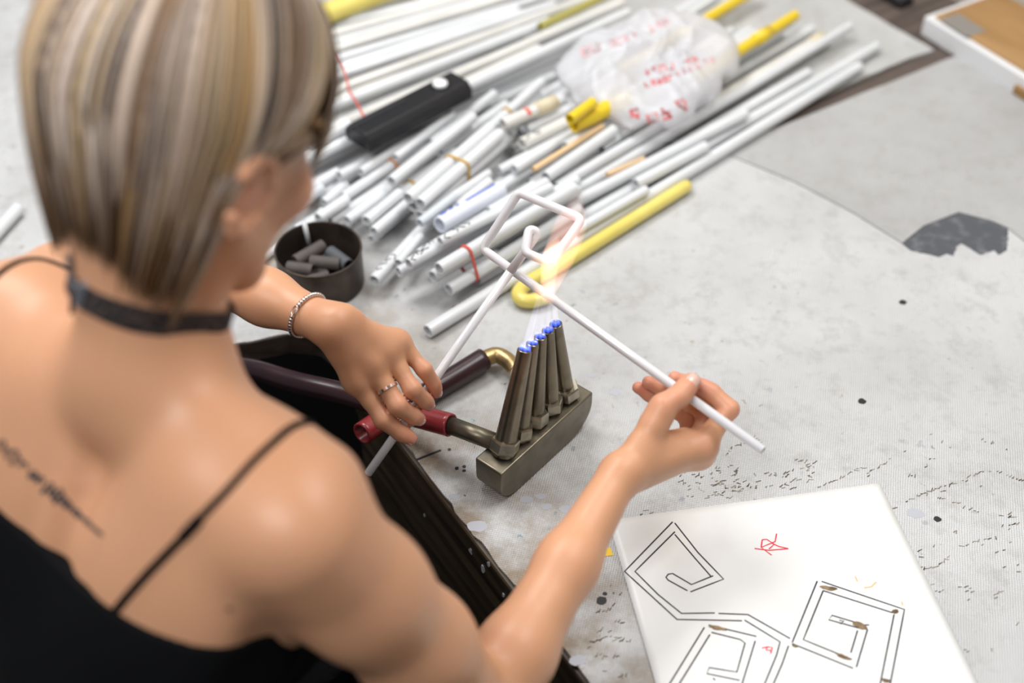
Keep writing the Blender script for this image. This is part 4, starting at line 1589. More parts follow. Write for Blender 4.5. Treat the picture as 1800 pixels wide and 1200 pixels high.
dw = float(np.dot(WL - CAM, np.array([0, CP, -SP])))
HL = Hand()
mc = {'i': PD(628, 668, 1.392), 'm': PD(654, 638, 1.390), 'r': PD(681, 616, 1.400), 'l': PD(699, 602, 1.413)}
for k, r in (('i', .0125), ('m', .012), ('r', .0115), ('l', .0105)):
    off = {'i': (6, 10), 'm': (3, 4), 'r': (0, -4), 'l': (-2, -9)}[k]
    HL.palm.cap(WL + (PD(583 + off[0], 573 + off[1], dw) - WL), mc[k], .0135, r)
HL.palm.cap(PD(600, 610, dw + .015), PD(650, 690, 1.425), .015, .012)      # thenar side, hidden
HL.palm.cap(PD(612, 552, dw - .004), PD(622, 558, dw), .0070, .0065)       # ulna head
HL.finger([mc['i'], PD(674, 737, 1.392), PD(703, 760, 1.402), PD(722, 770, 1.408)], [.0105, .0092, .0078, .0066])
HL.finger([mc['m'], PD(699, 713, 1.386), PD(724, 730, 1.404), PD(737, 736, 1.418)], [.0105, .0092, .0080, .0068])
HL.finger([mc['r'], PD(725, 684, 1.392), PD(744, 702, 1.410), PD(754, 710, 1.423)], [.0100, .0088, .0076, .0066])
HL.finger([mc['l'], PD(746, 650, 1.408), PD(762, 674, 1.420), PD(767, 690, 1.430)], [.0090, .0078, .0068, .0060])
HL.finger([PD(640, 680, 1.420), PD(672, 722, 1.450), PD(700, 742, 1.454), PD(722, 735, 1.452)], [.0115, .0105, .0095, .0080])

HR = Hand()
D0 = 1.330
mcr = {'i': PD(1234, 782, D0), 'm': PD(1228, 796, D0 + .018), 'r': PD(1215, 800, D0 + .036), 'l': PD(1198, 800, D0 + .052)}
dwr = 1.292
for k, r, o in (('i', .0125, (6, -6, -.004)), ('m', .012, (4, 2, .006)), ('r', .0115, (2, 6, .014)), ('l', .0105, (0, 8, .020))):
    HR.palm.cap(PD(1088 + o[0], 838 + o[1], dwr + o[2]), mcr[k], .0125, r)
HR.palm.cap(PD(1105, 812, dwr + .004), PD(1160, 730, 1.305), .0135, .0120)   # thumb metacarpal
HR.palm.cap(PD(1135, 790, dwr + .014), PD(1200, 770, 1.335), .0125, .0100)    # web
HR.finger([mcr['i'], PD(1282, 719, D0 + .002), PD(1252, 690, D0 + .006), PD(1226, 674, D0 + .006)], [.0108, .0090, .0080, .0068])
HR.finger([mcr['m'], PD(1272, 722, D0 + .024), PD(1222, 682, D0 + .026), PD(1186, 664, D0 + .020)], [.0105, .0090, .0080, .0068])
HR.finger([mcr['r'], PD(1242, 728, D0 + .042), PD(1182, 690, D0 + .040), PD(1140, 672, D0 + .032)], [.0100, .0086, .0076, .0066])
HR.finger([mcr['l'], PD(1212, 738, D0 + .058), PD(1160, 705, D0 + .052), PD(1122, 681, D0 + .044)], [.0092, .0080, .0070, .0062])
HR.finger([PD(1150, 742, 1.303), PD(1166, 713, 1.303), PD(1193, 697, 1.309), PD(1215, 671, 1.318)], [.0120, .0112, .0104, .0092])

for k_, w_ in (('i', 12), ('m', 4), ('r', -4), ('l', -12)):
    up_ = nrm(CAM - mc[k_])
    HL.palm.cap(mc[k_] + up_ * .0045, mc[k_] + up_ * .0045, .0100)
    HL.palm.cap(PD(596, 573 + w_, dw) + up_ * .0085, mc[k_] + up_ * .0100, .0030, .0045)
for k_ in ('i', 'm'):
    dd_ = nrm(PD(1260, 850, D0) - PD(1200, 760, D0))
    HR.palm.cap(mcr[k_] + dd_ * .003, mcr[k_] + dd_ * .003, .0105)
eyes_c = [hl_(s * .031, .082, .004) for s in (-1, 1)]


def torso_sdf(P):
    d = torso(P)
    # spine furrow
    q = (P - MID) @ RB
    fur = np.exp(-(q[:, 0] / .016) ** 2) * np.clip((.02 - q[:, 1]) / .05, 0, 1) * np.clip((-.02 - q[:, 2]) / .06, 0, 1) * .006
    # edge of the shoulder blades
    blade = np.exp(-((np.abs(q[:, 0]) - .035) / .012) ** 2) * np.clip((.0 - q[:, 1]) / .04, 0, 1) * np.exp(-((q[:, 2] + .12) / .06) ** 2) * .002
    return d + fur + blade


def arms_sdf(P):
    r = smin(armR(P), HR(P), .014)
    l = smin(armL(P), HL(P), .014)
    return np.minimum(r, l)


def head_sdf(P):
    h = head(P)
    h = smin(h, face(P), .012)
    for e in eyes_c:
        h = smax(h, -(np.linalg.norm(P - e - Fh * .016, axis=1) - .0145), .010)
    h = smin(h, ears(P), .004)
    return h


def body_sdf(P):
    t = torso_sdf(P)
    a = arms_sdf(P)
    t = smin(t, a, .030)
    n = neck(P)
    t = smin(t, n, .030)
    return smin(t, head_sdf(P), .018)


def skin_cut(P):
    d = body_sdf(P)
    q = (P - MID) @ Ub
    return np.maximum(d, -(q + .50))      # hidden below the waistband


def surface_nets(f, lo, hi, h, bs=8):
    lo, hi = np.asarray(lo), np.asarray(hi)
    nb = np.ceil((hi - lo) / (h * bs)).astype(int)
    I = np.stack(np.meshgrid(*[np.arange(n) for n in nb], indexing='ij'), -1).reshape(-1, 3)
    C = lo + (I + .5) * h * bs
    act = np.concatenate([np.abs(f(C[i:i + 60000])) < h * bs * .87 * 1.35 + .004 for i in range(0, len(C), 60000)])
    I = I[act]
    g = np.arange(bs + 1)
    loc = np.stack(np.meshgrid(g, g, g, indexing='ij'), -1).reshape(-1, 3)
    corners = [(i, j, k) for i in (0, 1) for j in (0, 1) for k in (0, 1)]
    edges = [(a, b) for a in range(8) for b in range(a + 1, 8) if sum(abs(corners[a][q] - corners[b][q]) for q in range(3)) == 1]
    S = (nb * bs + 4).astype(np.int64)
    key = lambda c: (c[:, 0].astype(np.int64) * S[1] + c[:, 1]) * S[2] + c[:, 2]
    VK, VP, QK = [], [], []
    for s in range(0, len(I), 160):
        blk = I[s:s + 160]
        lat = blk[:, None, :] * bs + loc[None]
        val = f((lo + lat.reshape(-1, 3) * h)).reshape(len(blk), bs + 1, bs + 1, bs + 1)
        cv = np.stack([val[:, i:i + bs, j:j + bs, k:k + bs] for i, j, k in corners], -1)
        neg = cv < 0
        m = neg.any(-1) & ~neg.all(-1)
        idx = np.argwhere(m)
        if len(idx):
            v = cv[m]
            acc = np.zeros((len(idx), 3))
            cnt = np.zeros(len(idx))
            for a, b in edges:
                x = (v[:, a] < 0) != (v[:, b] < 0)
                t = v[x, a] / (v[x, a] - v[x, b])
                acc[x] += np.array(corners[a]) + t[:, None] * (np.array(corners[b]) - np.array(corners[a]))
                cnt[x] += 1
            cell = blk[idx[:, 0]] * bs + idx[:, 1:]
            VK.append(key(cell + 1))
            VP.append(lo + (cell + acc / cnt[:, None]) * h)
        for ax in range(3):
            n0 = val[:, :bs, :bs, :bs] < 0
            n1 = [val[:, 1:, :bs, :bs], val[:, :bs, 1:, :bs], val[:, :bs, :bs, 1:]][ax] < 0
            for flip, mm in ((False, n0 & ~n1), (True, ~n0 & n1)):
                e = np.argwhere(mm)
                if not len(e):
                    continue
                c = blk[e[:, 0]] * bs + e[:, 1:] + 1
                b1, b2 = [(1, 2), (2, 0), (0, 1)][ax]
                d1, d2 = np.zeros(3, int), np.zeros(3, int)
                d1[b1] = 1
                d2[b2] = 1
                q = np.stack([key(c - d1 - d2), key(c - d2), key(c), key(c - d1)], 1)
                QK.append(q[:, ::-1] if flip else q)
    VK, VP, QK = np.concatenate(VK), np.concatenate(VP), np.concatenate(QK)
    o = np.argsort(VK)
    VK, VP = VK[o], VP[o]
    ix = np.clip(np.searchsorted(VK, QK), 0, len(VK) - 1)
    ok = (VK[ix] == QK).all(1)
    return VP, ix[ok]


def grad(f, P, e=.0008):
    g = np.stack([f(P + np.eye(3)[i] * e) - f(P - np.eye(3)[i] * e) for i in range(3)], 1)
    return g / (np.linalg.norm(g, axis=1)[:, None] + 1e-9)


def in_chunks(f, P, n=60000):
    return np.concatenate([f(P[i:i + n]) for i in range(0, len(P), n)])


def hit(px, py, f=body_sdf, t0=.4, t1=2.2):
    r = ray(px, py)
    t = t0
    for _ in range(400):
        d = float(f((CAM + r * t)[None])[0])
        if d < .0002:
            return CAM + r * t
        t += max(d * .7, .0004)
        if t > t1:
            return None
    return CAM + r * t


def snap(P, f, lift=0.0):
    P = np.asarray(P, float).copy()
    for _ in range(6):
        g = grad(f, P)
        P -= g * (f(P) - lift)[:, None]
    return P, grad(f, P)


allp = np.array([MID, hl_(0, 0, .12), WR, WL, ER, EL, SR, SL, mcr['i'], HL.j[0][0][-1]])
VB, FB = surface_nets(skin_cut, np.array([-.62, .36, T - .10]), np.array([.30, 1.32, T + .74]), .0022)
VB -= grad(skin_cut, VB) * np.clip(in_chunks(skin_cut, VB), -.001, .001)[:, None] if len(VB) < 900000 else 0

# skin tint: redder finger joints and tips
tint = np.tile([0.63, 0.325, 0.185], (len(VB), 1))
red = np.array([0.66, 0.25, 0.18])
for Hd in (HL, HR):
    for pts, rads in Hd.j:
        for k, p in enumerate(pts):
            wgt = np.clip(1 - np.linalg.norm(VB - p, axis=1) / .020, 0, 1)[:, None] * ((.85 if k == len(pts) - 1 else .38) + (.25 if Hd is HR and 0 < k < 3 else 0))
            tint = tint * (1 - wgt) + red * wgt
for p in (hl_(.080, -.008, -.016), hl_(-.080, -.008, -.016), hl_(.045, .075, -.035), hl_(-.045, .075, -.035)):
    wgt = np.clip(1 - np.linalg.norm(VB - p, axis=1) / .04, 0, 1)[:, None] * .45
    tint = tint * (1 - wgt) + red * wgt
lipc = hl_(0, .09, -.067)
q = (VB - lipc) @ RH
wgt = np.clip(1.3 - np.sqrt((q[:, 0] / .024) ** 2 + (q[:, 1] / .02) ** 2 + (q[:, 2] / .011) ** 2), 0, 1)[:, None] * .8
tint = tint * (1 - wgt) + np.array([.5, .16, .14]) * wgt

M_skin = mat('skin', (0.63, 0.325, 0.185), 0.42, spec=.5, vcol='tint', bump=(170, .16, .0010), sss=.22, sssr=(1.0, .38, .20))
person = thing('person', 'person with short blonde-streaked bob in a black strappy top bending glass', 'person', (*bl_(0, 0, -.6)[:2], 0))
body = link_mesh('body', VB, FB, M_skin, person, vcol=tint)

# ---- finger nails
M_nail = mat('fingernail', (0.72, 0.45, 0.38), .25, coat=.5)
for Hd in (HL, HR):
    for n_, (pts, rads) in enumerate(Hd.j):
        pts = [np.asarray(p) for p in pts]
        tdir = nrm(pts[-1] - pts[-2])
        dors = pts[-2] - (pts[-3] + pts[-1]) / 2
        if Hd is HR and 0 < n_ < 4:
            dors = nrm(dors) + .8 * nrm(pts[-1] - CAM)
        if Hd is HR and n_ == 4:
            dors = nrm(CAM - pts[-1]) + np.array([.08, .0, 0])
        dors = nrm(dors - tdir * np.dot(dors, tdir))
        sd = np.cross(tdir, dors)
        r = rads[-1]
        c = pts[-1]
        gv, gf = [], []
        for i in range(7):
            for j in range(7):
                u_, v_ = (i / 6 - .5) * 2, (j / 6 - .5) * 2
                x_ = (-.25 + u_ * (1.05 if n_ == 4 else .82)) * r
                rx = math.sqrt(max(r * r - max(x_, 0) ** 2, 1e-9)) * 1.035
                if x_ < 0:
                    rx = (r + (rads[-2] - r) * min(1, -x_ / np.linalg.norm(pts[-1] - pts[-2]))) * 1.035
                an = v_ * .80 * math.sqrt(max(0, 1 - (abs(u_) ** 3.0) * .5))
                gv.append(c + tdir * x_ + (dors * math.cos(an) + sd * math.sin(an)) * rx)
        for i in range(6):
            for j in range(6):
                gf.append((i * 7 + j, i * 7 + j + 1, (i + 1) * 7 + j + 1, (i + 1) * 7 + j))
        o = link_mesh('fingernail', np.array(gv), gf, M_nail, person)
        md = o.modifiers.new('thick', 'SOLIDIFY')
        md.thickness = .0009
        md.offset = 0

# ---- eyes
M_eye = mat('eye_white', (.75, .72, .70), .2)
M_iris = mat('iris', (.05, .03, .02), .2)
for e in eyes_c:
    c = e - Fh * .0015
    ev = link_mesh('eyeball', *lathe([(.0116 * math.sin(a), -.0116 * math.cos(a)) for a in np.linspace(.08, 3.06, 14)], c, 20, Fh, Rh), M_eye, person)
    link_mesh('eyelid', *lathe([(.0124 * math.sin(a), .0124 * math.cos(a)) for a in np.linspace(1.62, .06, 12)], c, 20, nrm(Uh * .85 + Fh * .5), Rh), mat('eyelid_skin', (0.50, 0.25, 0.16), .5), ev)
    link_mesh('iris', *lathe([(.0055, .0105), (.0050, .0112), (.001, .0119)], c, 16, Fh, Rh), M_iris, ev)

# ---- black strappy top
NECKPX = [(-60, 835), (0, 892), (70, 955), (135, 1015), (200, 1072), (265, 1110), (340, 1128), (430, 1134)]
nk = []
for x, y in NECKPX:
    p = hit(x, y, lambda P: smin(torso_sdf(P), neck(P), .03))
    if p is not None:
        q = RB.T @ (p - MID)
        nk.append((q[0], q[2]))
nk = sorted(nk)
nk.append((nk[-1][0] + .028, nk[-1][1] + .008))
nk.append((nk[-1][0] + .03, nk[-1][1] + .022))
nkx, nkz = np.array([a for a, b in nk]), np.array([b for a, b in nk])
gx = np.linspace(nkx[0], nkx[-1], 240)
gz = np.interp(gx, nkx, nkz)
kw_ = np.exp(-(np.arange(-45, 46) / 20.0) ** 2)
gz = np.convolve(np.pad(gz, 45, mode='reflect', reflect_type='odd'), kw_ / kw_.sum(), 'valid')
nkx, nkz = gx, gz


def neckline(q):
    zb = np.interp(q[:, 0], nkx, nkz, left=nkz[0], right=nkz[-1])
    # left side mirrors the right one where the photograph does not show it
    zm = np.interp(-q[:, 0], nkx, nkz, right=nkz[-1])
    zb = np.where(q[:, 0] < nkx[0], zm, zb)
    zf = -.115 + .06 * np.clip((np.abs(q[:, 0]) - .03) / .06, 0, 1) - .06 * np.clip((np.abs(q[:, 0]) - .10) / .05, 0, 1)
    f = np.clip((q[:, 1] - .03) / .05, 0, 1)
    return zb * (1 - f) + zf * f


def top_sdf(P):
    q = (P - MID) @ RB
    d = np.minimum(torso(P), torso_sdf(P)) - .0030
    rip = .0012 * np.sin(q[:, 2] * 60 + 9 * np.sin(q[:, 0] * 12)) * np.clip(-q[:, 2] - .2, 0, .2) * 4
    return np.maximum(np.maximum(d + rip, q[:, 2] - neckline(q)), -(q[:, 2] + .58))


M_blackc = mat('black_jersey', (0.005, 0.0052, 0.006), .9, spec=.12, bump=(260, .2, .001))
V, F = surface_nets(top_sdf, np.array([-.75, .20, T - .36]), np.array([.06, 1.05, T + .40]), .0032)
link_mesh('camisole', V, F, M_blackc, person)

ta = lambda P: smin(smin(torso_sdf(P), arms_sdf(P), .03), neck(P), .035)


def strap(pxs, wd, name, th=.0016, n=40, ext=None, f=ta, m=None, lift=.0004):
    pts = [hit(x, y, f) for x, y in pxs]
    pts = [p for p in pts if p is not None] + (ext or [])
    P = smooth_path(pts, n)
    P, N = snap(P, f, lift)
    return link_mesh(name, *ribbon(P, N, wd, th), m or M_blackc, person, smooth=False)


strap([(196, 1082), (235, 1035), (300, 966), (345, 920)], .0072, 'shoulder_strap')
strap([(335, 930), (400, 862), (470, 788), (512, 752)], .0062, 'shoulder_strap', ext=[bl_(.112, .075, .02), bl_(.105, .10, -.01), bl_(.09, .13, -.06), bl_(.085, .15, -.13)])
strap([(322, 943), (352, 912)], .0088, 'strap_slider', th=.0024)
strap([(-40, 530), (-6, 487), (22, 466), (60, 456), (98, 464)], .0044, 'shoulder_strap', n=70, ext=[bl_(-.105, .07, .03), bl_(-.103, .10, .0), bl_(-.09, .13, -.06), bl_(-.085, .15, -.13)])

# ---- lace choker
M_lace = mat('black_lace', (0.012, 0.010, 0.011), .75, var=(330, (0.10, 0.065, 0.055), .52, .62), bump=(300, .5, .001))
na_, nb_ = hit(262, 520, ta), hit(255, 570, ta)
nax = nrm(NK1 - NK0)
hn = hit(262, 566, lambda P: smin(neck(P), torso_sdf(P), .028))
c0 = NK0
cN = c0 + nax * np.dot(hn - c0, nax)
# band plane fitted to the seen slope of the choker
pL, pR = hit(150, 524, ta), hit(368, 578, ta)
tv = nrm(pR - pL)
bvec = nrm(nax - tv * np.dot(nax, tv))
fn = lambda P: smin(neck(P), torso_sdf(P), .028)
ring = []
e1 = tv
e2 = np.cross(bvec, e1)
ang = np.linspace(0, 2 * math.pi, 72, endpoint=False)
cN = cN + bvec * np.dot(hn - cN, bvec)
for a in ang:
    d = e1 * math.cos(a) + e2 * math.sin(a)
    lo_, hi_ = 0.0, .14
    for _ in range(26):
        md_ = (lo_ + hi_) / 2
        if fn((cN + d * md_)[None])[0] < 0:
            lo_ = md_
        else:
            hi_ = md_
    ring.append(cN + d * (lo_ + .0012))
ring = np.array(ring)
N = ring - cN
N -= np.outer(N @ bvec, bvec)
N /= np.linalg.norm(N, axis=1)[:, None]
link_mesh('lace_choker', *ribbon(ring, N, .0205, .0014, closed=True), M_lace, person, smooth=False)
M_silver = mat('silver', (0.62, 0.57, 0.54), .22, metal=1.0)
M_satin = mat('grey_clamp', (0.16, 0.165, 0.18), .35, metal=.6)
k0 = int(np.argmin(np.linalg.norm(ring - (hit(146, 526, ta)), axis=1)))
kk = [(k0 + i) % 72 for i in (-1, 0, 1)]
link_mesh('choker_clamp', *ribbon(ring[kk] + N[kk] * .0012, N[kk], .0215, .0016), M_satin, person, smooth=False)
k1 = ring[(k0 - 1) % 72] if ring[(k0 - 1) % 72] @ Rg < ring[(k0 + 1) % 72] @ Rg else ring[(k0 + 1) % 72]
nk1 = nrm(k1 - cN)
cl = [k1 + nk1 * .001, k1 - Rg * .006 + bvec * .004 + nk1 * .001, k1 - Rg * .012 + bvec * .013, k1 - Rg * .013 + bvec * .024]
cl, _ = snap(np.array(cl), ta, .0022)
link_mesh('choker_tie', *sweep(smooth_path(cl, 14), .0042, 8, sq=(1, .5)), M_satin, person)
ch = [k1 - Rg * .008, k1 - Rg * .018 - bvec * .006, k1 - Rg * .027 - bvec * .016, k1 - Rg * .030 - bvec * .028]
Pc, Nc = snap(smooth_path(ch, 16), ta, .001)
link_mesh('choker_chain', *sweep(Pc, .0016, 6), M_blackc, person)

# ---- tattoo lettering on the back
M_tat = mat('tattoo_ink', (0.055, 0.045, 0.05), .5)
p0, p1 = np.array([-6, 778.]), np.array([178, 940.])
du = (p1 - p0) / np.linalg.norm(p1 - p0)
dv = np.array([-du[1], du[0]])
L_ = np.linalg.norm(p1 - p0)
for s0, s1, amp, cyc in ((.0, .27, 10, 5), (.33, .42, 6, 3), (.47, .66, 10, 5), (.66, 1.0, 5, 9)):
    pts = []
    for t in np.linspace(s0, s1, cyc * 9):
        ph = (t - s0) / (s1 - s0) * cyc * 2 * math.pi
        a_ = amp * (1 + .5 * math.sin(ph * .37 + 1)) * (1.0 if t < .7 else (1.15 - t) * 2)
        xy = p0 + du * (t * L_ + 4 * math.cos(ph)) + dv * a_ * math.sin(ph)
        pts.append(hit(*xy, ta))
    pts = np.array([p for p in pts if p is not None])
    P, N = snap(pts, ta, .0003)
    link_mesh('tattoo_lettering', *ribbon(P, N, .0021, .0003), M_tat, person, smooth=False)
mo = hit(402, 1070, ta)
Pm, Nm = snap(mo[None], ta, 0)
link_mesh('mole', *lathe([(.0026, -.001), (.0020, .0006), (.0005, .0009)], Pm[0], 10, Nm[0]), mat('mole', (.22, .11, .07), .5), person)

# ---- bead bracelet on the left wrist
fa = EL - WL
bc_ = WL - nrm(WL - EL) * .0
t_b = np.dot(PD(530, 557, dw) - WL, nrm(fa))
cB = WL + nrm(fa) * np.linalg.norm(PD(530, 557, dw) - WL)
bx1 = nrm(nrm(fa) + .10 * np.array([0, 0, 1.0]) + np.array([.10, 0.05, 0]))
u1 = nrm(np.cross(bx1, [0, 0, 1.0]))
u2 = np.cross(bx1, u1)
M_bead = mat('silver_bead', (0.66, 0.58, 0.54), .2, metal=1.0)
ringB = []
nbead = 44
for i in range(nbead):
    a = 2 * math.pi * i / nbead
    d = u1 * math.cos(a) + u2 * math.sin(a)
    lo_, hi_ = 0, .09
    for _ in range(24):
        md_ = (lo_ + hi_) / 2
        if armL((cB + d * md_)[None])[0] < 0:
            lo_ = md_
        else:
            hi_ = md_
    ringB.append(cB + d * (lo_ + .0019))
ringB = np.array(ringB)
brc = link_mesh('bracelet', *sweep(ringB, .0006, 6, closed=True), M_bead, person)
view = ringB @ nrm(np.array([0, CP, -SP]))
front = int(np.argmin(view))
Vb, Fb_ = lathe([(.0026 * math.sin(a), -.0026 * math.cos(a)) for a in np.linspace(.1, 3.04, 9)], (0, 0, 0), 12)
bead_me = None
for i in range(nbead):
    if (i - front) % nbead in (0, 1, nbead - 1):
        continue
    if bead_me is None:
        o = link_mesh('bead', Vb + ringB[i], Fb_, M_bead, brc, origin=ringB[i])
        bead_me = o.data
    else:
        o = bpy.data.objects.new('bead', bead_me)
        col.objects.link(o)
        o.parent = brc
        o.location = ringB[i] - ORI[brc.name]
cf = ringB[front]
tg_ = nrm(ringB[(front + 1) % nbead] - ringB[front - 1])
nn_ = nrm(cf - cB)
a = np.linspace(0, 2 * math.pi, 16, endpoint=False)
sd_ = np.cross(tg_, nn_)
link_mesh('clasp', *sweep(np.array([cf + nn_ * .0012 + tg_ * .0048 * math.cos(t) + sd_ * .0026 * math.sin(t) for t in a]), .0008, 6, closed=True), M_bead, brc)

# ---- ring on the left middle finger
mpts = HL.j[1][0]
fd = nrm(mpts[1] - mpts[0])
rc = mpts[0] + (mpts[1] - mpts[0]) * .60
u1 = nrm(np.cross(fd, [0, 0, 1.0]))
u2 = np.cross(fd, u1)
rp = np.array([rc + (u1 * math.cos(t) + u2 * math.sin(t)) * .0106 for t in np.linspace(0, 2 * math.pi, 40, endpoint=False)])
rn = (rp - rc) / .0106
link_mesh('finger_ring', *ribbon(rp, rn, .0034, .0009, closed=True), mat('rose_silver', (0.72, 0.58, 0.52), .2, metal=1.0), person, smooth=False)

# ---- trousers and stool (mostly below the frame)
trs = Grp(.04)
trs.ell(bl_(0, .035, -.56), RB, (.172, .122, .135))
hipz = bl_(0, .03, -.60)
for s in (-1, 1):
    h0 = hipz + Rg * s * .085
    kn = h0 + Fw * .40 + Rg * s * .02
    kn[2] = hipz[2] - .03
    an = kn + Fw * .06
    an[2] = .07
    trs.cap(h0, kn, .078, .058)
    trs.cap(kn, an, .056, .040)
V, F = surface_nets(lambda P: np.maximum(trs(P), ((P - MID) @ Ub) + .50), hipz + np.array([-.5, -.5, -hipz[2]]), hipz + np.array([.75, .75, .25]), .008)
link_mesh('trousers', V, F, M_blackc, person)
M_shoe = mat('black_shoe', (.01, .01, .01), .5)
for s in (-1, 1):
    an = hipz + Rg * s * .105 + Fw * .46
    sh = Grp(.02)
    sh.cap([an[0], an[1], .045], [*(an[:2] + Fw[:2] * .15), .03], .042, .030)
    sh.cap([an[0], an[1], .05], [an[0], an[1], .09], .042, .045)
    V, F = surface_nets(lambda P: np.maximum(sh(P), .002 - P[:, 2]), np.array([an[0] - .25, an[1] - .25, -.02]), np.array([an[0] + .3, an[1] + .3, .16]), .008)
    link_mesh('shoe', V, F, M_shoe, person)
sz = min(hipz[2] - .105, .62)
stl = thing('stool', 'round dark wooden stool the person sits on', 'stool', (hipz[0], hipz[1], 0))
link_mesh('seat', *lathe([(.15, sz - .035), (.165, sz - .028), (.165, sz - .008), (.155, sz)], (hipz[0], hipz[1], 0), 36), M_wood, stl)
for k in range(4):
    a = math.pi / 4 + k * math.pi / 2
    c, s = math.cos(a), math.sin(a)
    link_mesh('leg', *sweep(np.array([[hipz[0] + c * .11, hipz[1] + s * .11, sz - .034], [hipz[0] + c * .19, hipz[1] + s * .19, .001]]), .016, 12), M_wood, stl)

# ---- hair: cap and locks -------------------------------------------------
HA, HB_, HCc = .097, .109, .118     # half width, half length, height above the head centre


def hair_prof(z_end):
    return z_end


def hair_pt(phi, s, zend, sc=1.0, tuck=1.0):
    """phi azimuth (0 right, 90 front, -90 back), s 0 crown .. 1 tip"""
    zc = .022
    tot = math.pi / 2 * 1.0
    zt = zend - zc
    # arc: first part over the dome, second part hanging
    s_eq = .58
    al = np.minimum(s / s_eq, 1) * math.pi / 2
    rho = np.sin(al)
    z = np.cos(al) * HCc
    f = np.clip((s - s_eq) / (1 - s_eq), 0, 1)
    z = np.where(s > s_eq, zt * f, z)
    rho = np.where(s > s_eq, 1 - .40 * tuck * f ** 1.4, rho)
    x = rho * np.cos(phi) * HA * sc
    y = rho * np.sin(phi) * HB_ * sc - .007 - .006 * np.cos(al)
    return np.stack([x, y, z * sc + zc], -1)


def strand_target(p0):
    """where a strand that starts at azimuth p0 (radians) ends: azimuth, height"""
    d = math.degrees(p0)
    d = (d + 180) % 360 - 180
    sgn = 1
    if d > 90:
        d, sgn = 180 - d, -1
    elif d < -90:
        d, sgn = -180 - d, -1
    # d in -90..90 on the right half (mirrored on the left)
    if d < -20:
        te, ze, tk = d + 2 + 10 * (d + 90) / 70, -.076 - .028 * (d + 90) / 70, 1.15
    elif d < 66:
        f = (d + 20) / 86
        te, ze, tk = -7 - 9 * f, -.106 + .032 * f, 1.05 - .3 * f
    else:
        f = (d - 66) / 24
        te, ze, tk = 30 + 30 * f, .014 + .018 * f, 0.1
    if sgn < 0:
        te = 180 - te
    return math.radians(te), ze, tk


def turn(s, p0):
    """how far a strand has swung from its start to its end azimuth at s"""
    d = (math.degrees(p0) + 180) % 360 - 180
    d = 180 - d if d > 90 else (-180 - d if d < -90 else d)
    if -20 <= d < 66:
        return np.interp(s, [0, .15, .58, .75, 1], [0, .10, .74, .97, 1])
    return np.clip((s - .25) / .75, 0, 1) ** 1.5


# base cap
nphi, ns = 96, 26
V = []
for i in range(nphi):
    p0 = -math.pi + 2 * math.pi * i / nphi
    te, ze, tk = strand_target(p0)
    p0m = p0
    dphi = (te - p0m + math.pi) % (2 * math.pi) - math.pi
    s = np.linspace(0.02, 1, ns)
    ph = p0m + dphi * turn(s, p0)
    dg = (math.degrees(p0) + 180) % 360 - 180
    dg = 180 - dg if dg > 90 else (-180 - dg if dg < -90 else dg)
    wt = float(np.interp(dg, [-55, -25, 66, 72], [0, 1, 1, 0]))
    V.append(hair_pt(ph, s * .93, ze, .955 * (1 - .10 * wt * np.exp(-((s - .70) / .14) ** 2)), tk))
V = np.array(V).reshape(-1, 3)
VW = HC + V @ RH.T
F = np.array([(i * ns + k, ((i + 1) % nphi) * ns + k, ((i + 1) % nphi) * ns + k + 1, i * ns + k + 1) for i in range(nphi) for k in range(ns - 1)])
M_hair = mat('streaked_hair', (.3, .2, .12), .42, spec=.45, vcol='tint')
M_hcap = mat('hair_under_layer', (0.22, 0.145, 0.085), .6)
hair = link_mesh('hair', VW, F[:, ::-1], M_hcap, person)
PAL = [(.020, .015, .012), (.56, .43, .34), (.45, .28, .13), (.70, .58, .50), (.22, .135, .08), (.60, .43, .25), (.42, .33, .28), (.09, .055, .035)]
PAL0 = [(.030, .022, .018), (.50, .40, .34), (.40, .26, .13), (.62, .53, .47), (.24, .165, .11), (.54, .41, .27), (.36, .29, .25), (.11, .075, .05)]
PW = np.array([.16, .20, .15, .16, .12, .12, .08, .06])
SV, SF, SC = [], [], []
nseg = 20
off = 0
sarr = np.linspace(.0, 1, nseg)
n_lock = 260
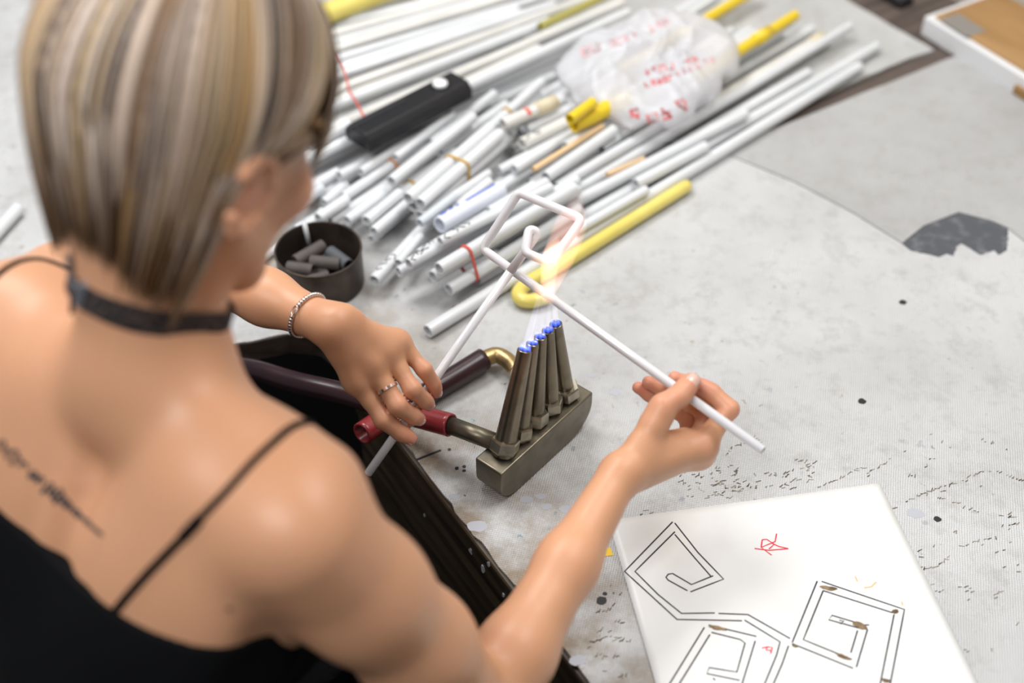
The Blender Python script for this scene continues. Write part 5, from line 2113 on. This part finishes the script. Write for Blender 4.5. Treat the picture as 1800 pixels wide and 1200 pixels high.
for L in range(n_lock):
    pc = rng.uniform(-math.pi, math.pi)
    colr = np.array(PAL[int(rng.choice(len(PAL), p=PW / PW.sum()))])
    lay = rng.uniform(.975, 1.03)
    s0 = 0.02 if rng.random() < .7 else rng.uniform(.05, .3)
    dl = rng.normal(0, .010)
    curl = rng.normal(0, .05)
    rdep = rng.choice([.14, .18, .45])
    for k in range(16):
        p0 = pc + rng.normal(0, .050)
        te, ze, tk = strand_target(p0)
        dphi = (te - p0 + math.pi) % (2 * math.pi) - math.pi
        s = s0 + (1 - s0) * sarr
        ph = p0 + dphi * turn(s, p0) + curl * np.sin(s * 3.0) + rng.normal(0, .012) * s
        dg = (math.degrees(p0) + 180) % 360 - 180
        dg = 180 - dg if dg > 90 else (-180 - dg if dg < -90 else dg)
        wt = float(np.interp(dg, [-55, -25, 66, 72], [0, 1, 1, 0]))
        scl = (lay + rng.normal(0, .006)) * (1 - .10 * wt * np.exp(-((s - .68) / .13) ** 2))
        q = hair_pt(ph, s, ze + dl + rng.normal(0, .006), scl, tk)
        P = HC + q @ RH.T
        tg, N, B = frames(P)
        rad = .0013 * np.interp(sarr, [0, .1, .8, 1], [.6, 1, 1, .15])
        ring_ = [P + N * rad[:, None], P + B * rad[:, None] * 1.3, P - N * rad[:, None], P - B * rad[:, None] * 1.3]
        V = np.stack(ring_, 1).reshape(-1, 3)
        base = off + np.arange(nseg - 1)[:, None] * 4
        for a_ in range(4):
            b_ = (a_ + 1) % 4
            SF.append(np.concatenate([base + a_, base + b_, base + 4 + b_, base + 4 + a_], 1))
        c = (colr if rng.random() < .72 else np.array(PAL[int(rng.choice(len(PAL), p=PW / PW.sum()))])) * (1 + rng.normal(0, .2))
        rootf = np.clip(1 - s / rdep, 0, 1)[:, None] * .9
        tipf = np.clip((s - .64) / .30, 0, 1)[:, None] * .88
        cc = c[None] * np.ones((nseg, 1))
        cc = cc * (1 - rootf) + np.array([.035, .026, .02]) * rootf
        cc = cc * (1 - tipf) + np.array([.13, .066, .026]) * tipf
        SC.append(np.repeat(np.clip(cc, .01, 1), 4, 0))
        SV.append(V)
        off += 4 * nseg
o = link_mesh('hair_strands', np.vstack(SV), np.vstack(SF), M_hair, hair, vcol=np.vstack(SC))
o['kind'] = 'stuff'
# eyebrows
M_brow = mat('eyebrow', (.06, .04, .025), .6)
for s in (-1, 1):
    P = np.array([hl_(s * (.014 + .034 * t), .110 - .020 * t, .026 + .004 * math.sin(3 * t)) for t in np.linspace(0, 1, 8)])
    P, N = snap(P, head_sdf, .0003)
    link_mesh('eyebrow', *ribbon(P, N, np.linspace(.006, .003, 8), .0008), M_brow, person, smooth=False)
